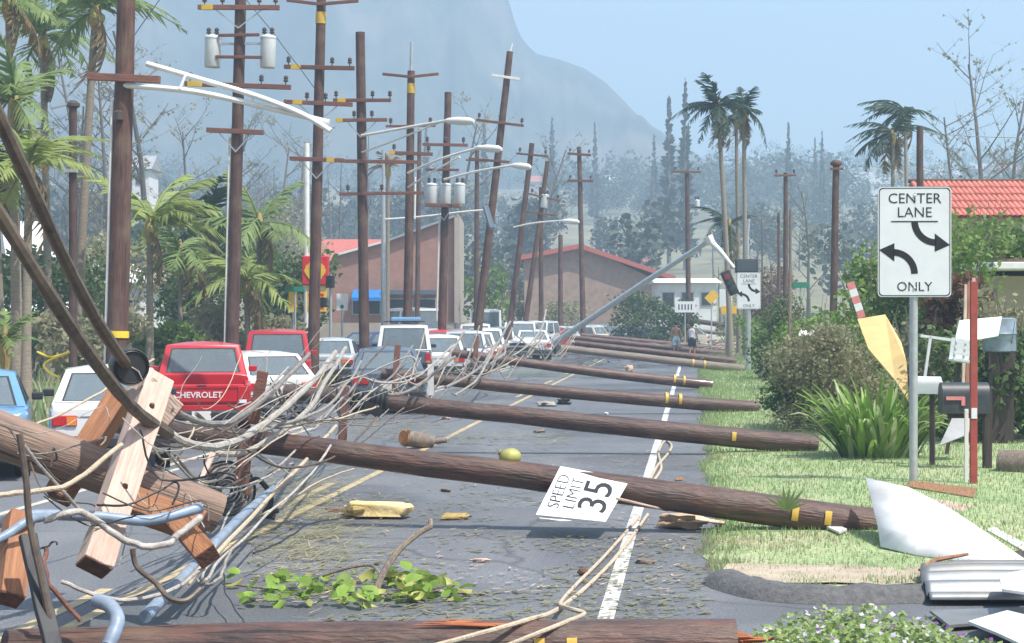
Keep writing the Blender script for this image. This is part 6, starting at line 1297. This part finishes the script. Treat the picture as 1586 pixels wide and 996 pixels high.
lump('white ball of paper against the second pole butt', 'paper_ball', 'paper', G(1164, 690, .1), (.085, .08, .08), 'plywood_white', 18, 1.2)
# sprig of green on the near pole butt
t = thing('leaf_sprig', 'green leaf sprig stuck over the near pole butt', 'sprig', P(1218, 790, 17.75))
for k in range(9):
    a = R(20 + 16 * k); L = r.uniform(.16, .30); dd = RT * math.cos(a) + UP * math.sin(a) - FW * .2; sd = (RT * -math.sin(a) + UP * math.cos(a)) * .014
    MB().add([sd * -1, sd, dd * L * .6 + sd, dd * L, dd * L * .6 - sd], [(0, 1, 2, 3, 4)]).build('leaf', 'leaf_palm', t)
# litter: straw, twigs, chips
def strands(name, label, m, n_, f, l0, l1, w, seed, zmax=.03):
    r = random.Random(seed); mb = MB()
    for k in range(n_):
        p = f(r)
        if p is None: continue
        a = r.gauss(.55, .7); L = r.uniform(l0, l1); dr = V((math.cos(a), math.sin(a), r.uniform(-.05, .12))); sd = V((-dr.y, dr.x, 0)) * w * r.uniform(.6, 1.5); p = V((p[0], p[1], r.uniform(.006, zmax)))
        mb.add([p - sd, p + sd, p + dr * L + sd * .5, p + dr * L - sd * .5], [(0, 1, 2, 3)])
    return tag(mb.build(name, m), label, 'litter', kind='stuff')
def reg(x0, x1, y0, y1, th=-.1, s=.8):
    def f(r):
        g = G(r.uniform(x0, x1), r.uniform(y0, y1)); return (g.x, g.y) if mnoise.noise(V((g.x * s, g.y * s, 5))) > th else None
    return f
strands('straw_litter', 'pale straw litter strewn beside the tangle on the road', 'grass_dry', 3000, (lambda g=reg(385, 560, 700, 890, -.25, 2.2): (lambda r: (lambda c_: (c_.x, c_.y) if mnoise.noise(V((c_.x * 1.8, c_.y * 1.8, 5))) > -.15 else None)(G(r.gauss(470, 48), r.gauss(800, 48)))))(), .04, .3, .005, 1)
strands('plant_litter', 'torn leaves and twigs strewn around the broken pole tops', 'leaf_olive', 2600, reg(540, 880, 560, 690, .0, .4), .08, .3, .016, 2, .10)
strands('green_litter', 'green torn leaves near the far fallen poles', 'leaf_bright', 1400, reg(780, 920, 545, 585, -.1, .3), .10, .3, .03, 3, .14)
strands('white_litter', 'scattered pale chips over the asphalt', 'raw_timber', 1500, reg(380, 1060, 600, 960, .0, .5), .02, .10, .009, 4)
strands('leaf_litter', 'brown and olive leaf bits over the open lane', 'leaf_olive', 4200, reg(380, 1090, 590, 970, -.15, .9), .03, .12, .016, 14)
strands('far_clutter', 'splintered wood and rubble heaped across the far road', 'raw_timber', 2600, lambda r: (lambda g: (g.x, g.y))(B(r.uniform(880, 1150), r.uniform(95, 135))), .2, 1.3, .05, 15, .55)
strands('dark_clutter', 'dark debris among the far fallen poles', 'post_dark', 2000, lambda r: (lambda g: (g.x, g.y))(B(r.uniform(860, 1150), r.uniform(72, 135))), .2, 1.2, .06, 16, .4)
strands('edge_litter', 'brown twigs and leaf bits along the grass edge', 'leaf_dry', 1500, lambda r: (lambda y: (edge_x(y) + r.gauss(0, .18), y))(14.5 + r.random() ** 1.5 * 40), .02, .1, .008, 5, .05)

# ------------------------------------------------------------------ two people walking among the far poles
def person(label, px, d, h, face, top, bottom, legs, seed):
    k = h / 1.75; t = thing('person', label, 'person', B(px, d), (0, 0, face), 'walkers among the fallen poles')
    J, E, Rr = [], [], []
    def v(x, y, z, r_, par=None):
        J.append((x * k, y * k, z * k)); Rr.append(r_ * k)
        if par is not None: E.append((par, len(J) - 1))
        return len(J) - 1
    pel = v(0, 0, .95, .135); wst = v(0, .01, 1.10, .125, pel); che = v(0, .0, 1.30, .15, wst); nb = v(0, -.01, 1.46, .06, che); hd0 = v(0, .01, 1.55, .062, nb); hd1 = v(0, .02, 1.64, .092, hd0); v(0, .01, 1.72, .06, hd1); v(0, .115, 1.62, .018, hd1)
    for sg in (-1, 1):
        sh = v(sg * .17, -.01, 1.40, .062, che); st = .07 * sg
        el = v(sg * .24, -.03 - st * .3, 1.14, .044, sh); wr = v(sg * .26, .05 + st, .90, .030, el); pa = v(sg * .262, .07 + st, .83, .034, wr)
        for f in range(4): a = v(sg * .262, .045 + f * .02 + st, .775 - .008 * (f in (1, 2)), .0095, pa); v(sg * .25, .05 + f * .02 + st, .735 - .012 * (f in (1, 2)), .008, a)
        a = v(sg * .235, .11 + st, .80, .011, pa); v(sg * .225, .125 + st, .77, .009, a)
        hp = v(sg * .09, 0, .90, .098, pel); kn = v(sg * .10, .03 + st, .50, .060, hp); an = v(sg * .10, -.02 + st * 1.6, .09, .038, kn); v(sg * .11, .10 + st * 1.6, .035, .034, an); v(sg * .10, -.06 + st * 1.6, .04, .033, an)
    me = bpy.data.meshes.new('body'); me.from_pydata(J, E, []); o = bpy.data.objects.new('body_tmp', me); col.objects.link(o)
    o.modifiers.new('skin', 'SKIN'); ss = o.modifiers.new('sub', 'SUBSURF'); ss.levels = ss.render_levels = 1
    for i, q_ in enumerate(me.skin_vertices[0].data): q_.radius = (Rr[i], Rr[i] * (.72 if i in (1, 2) else 1)); q_.use_root = i == 0
    dg = bpy.context.evaluated_depsgraph_get(); bm_ = bpy.data.meshes.new_from_object(o.evaluated_get(dg)); bpy.data.objects.remove(o); bm_.materials.clear(); bm_.materials.append(MATS['skin']); bm_.shade_smooth(); link('body', bm_, t)
    MB().lathe([(.03 * k, .105 * k), (.075 * k, .075 * k), (.098 * k, .02 * k), (.094 * k, -.05 * k), (.08 * k, -.06 * k)], 14, Matrix.Translation((0, .0, 1.66 * k)) @ Matrix.Rotation(R(-18), 4, 'X')).build('hair', 'hair', t, True)
    for sg in (-1, 1): MB().lathe([(.004, -.03), (.016, 0), (.004, .03)], 8, Matrix.Translation((sg * .092 * k, .02, 1.62 * k))).build('ear', 'skin', t, True)
    sh = MB(); sh.lathe([(.16 * k, 1.03 * k), (.17 * k, .95 * k), (.175 * k, .84 * k)], 16, Matrix.Diagonal((1, .85, 1, 1)))
    for sg in (-1, 1): sh.tube([V((sg * .09, .0, .88)) * k, V((sg * .10, .03 + .04 * sg, .66)) * k, V((sg * .105, .03 + .06 * sg, legs)) * k], [.115 * k, .11 * k, .105 * k], 12)
    sh.build('shorts', bottom, t, True)
    if top:
        tp = MB(); tp.lathe([(.175 * k, .96 * k), (.165 * k, 1.08 * k), (.185 * k, 1.25 * k), (.175 * k, 1.38 * k), (.10 * k, 1.47 * k)], 16, Matrix.Diagonal((1, .78, 1, 1))); tp.build('tank_top', top, t, True)
person('shirtless walker in pale shorts among the far poles', 1047, 90.0, 1.76, R(8), None, 'shorts_pale', .58, 1)
person('walker in white tank top and dark shorts', 1072, 89.0, 1.72, R(-10), 'tank_white', 'shorts_dark', .56, 2)
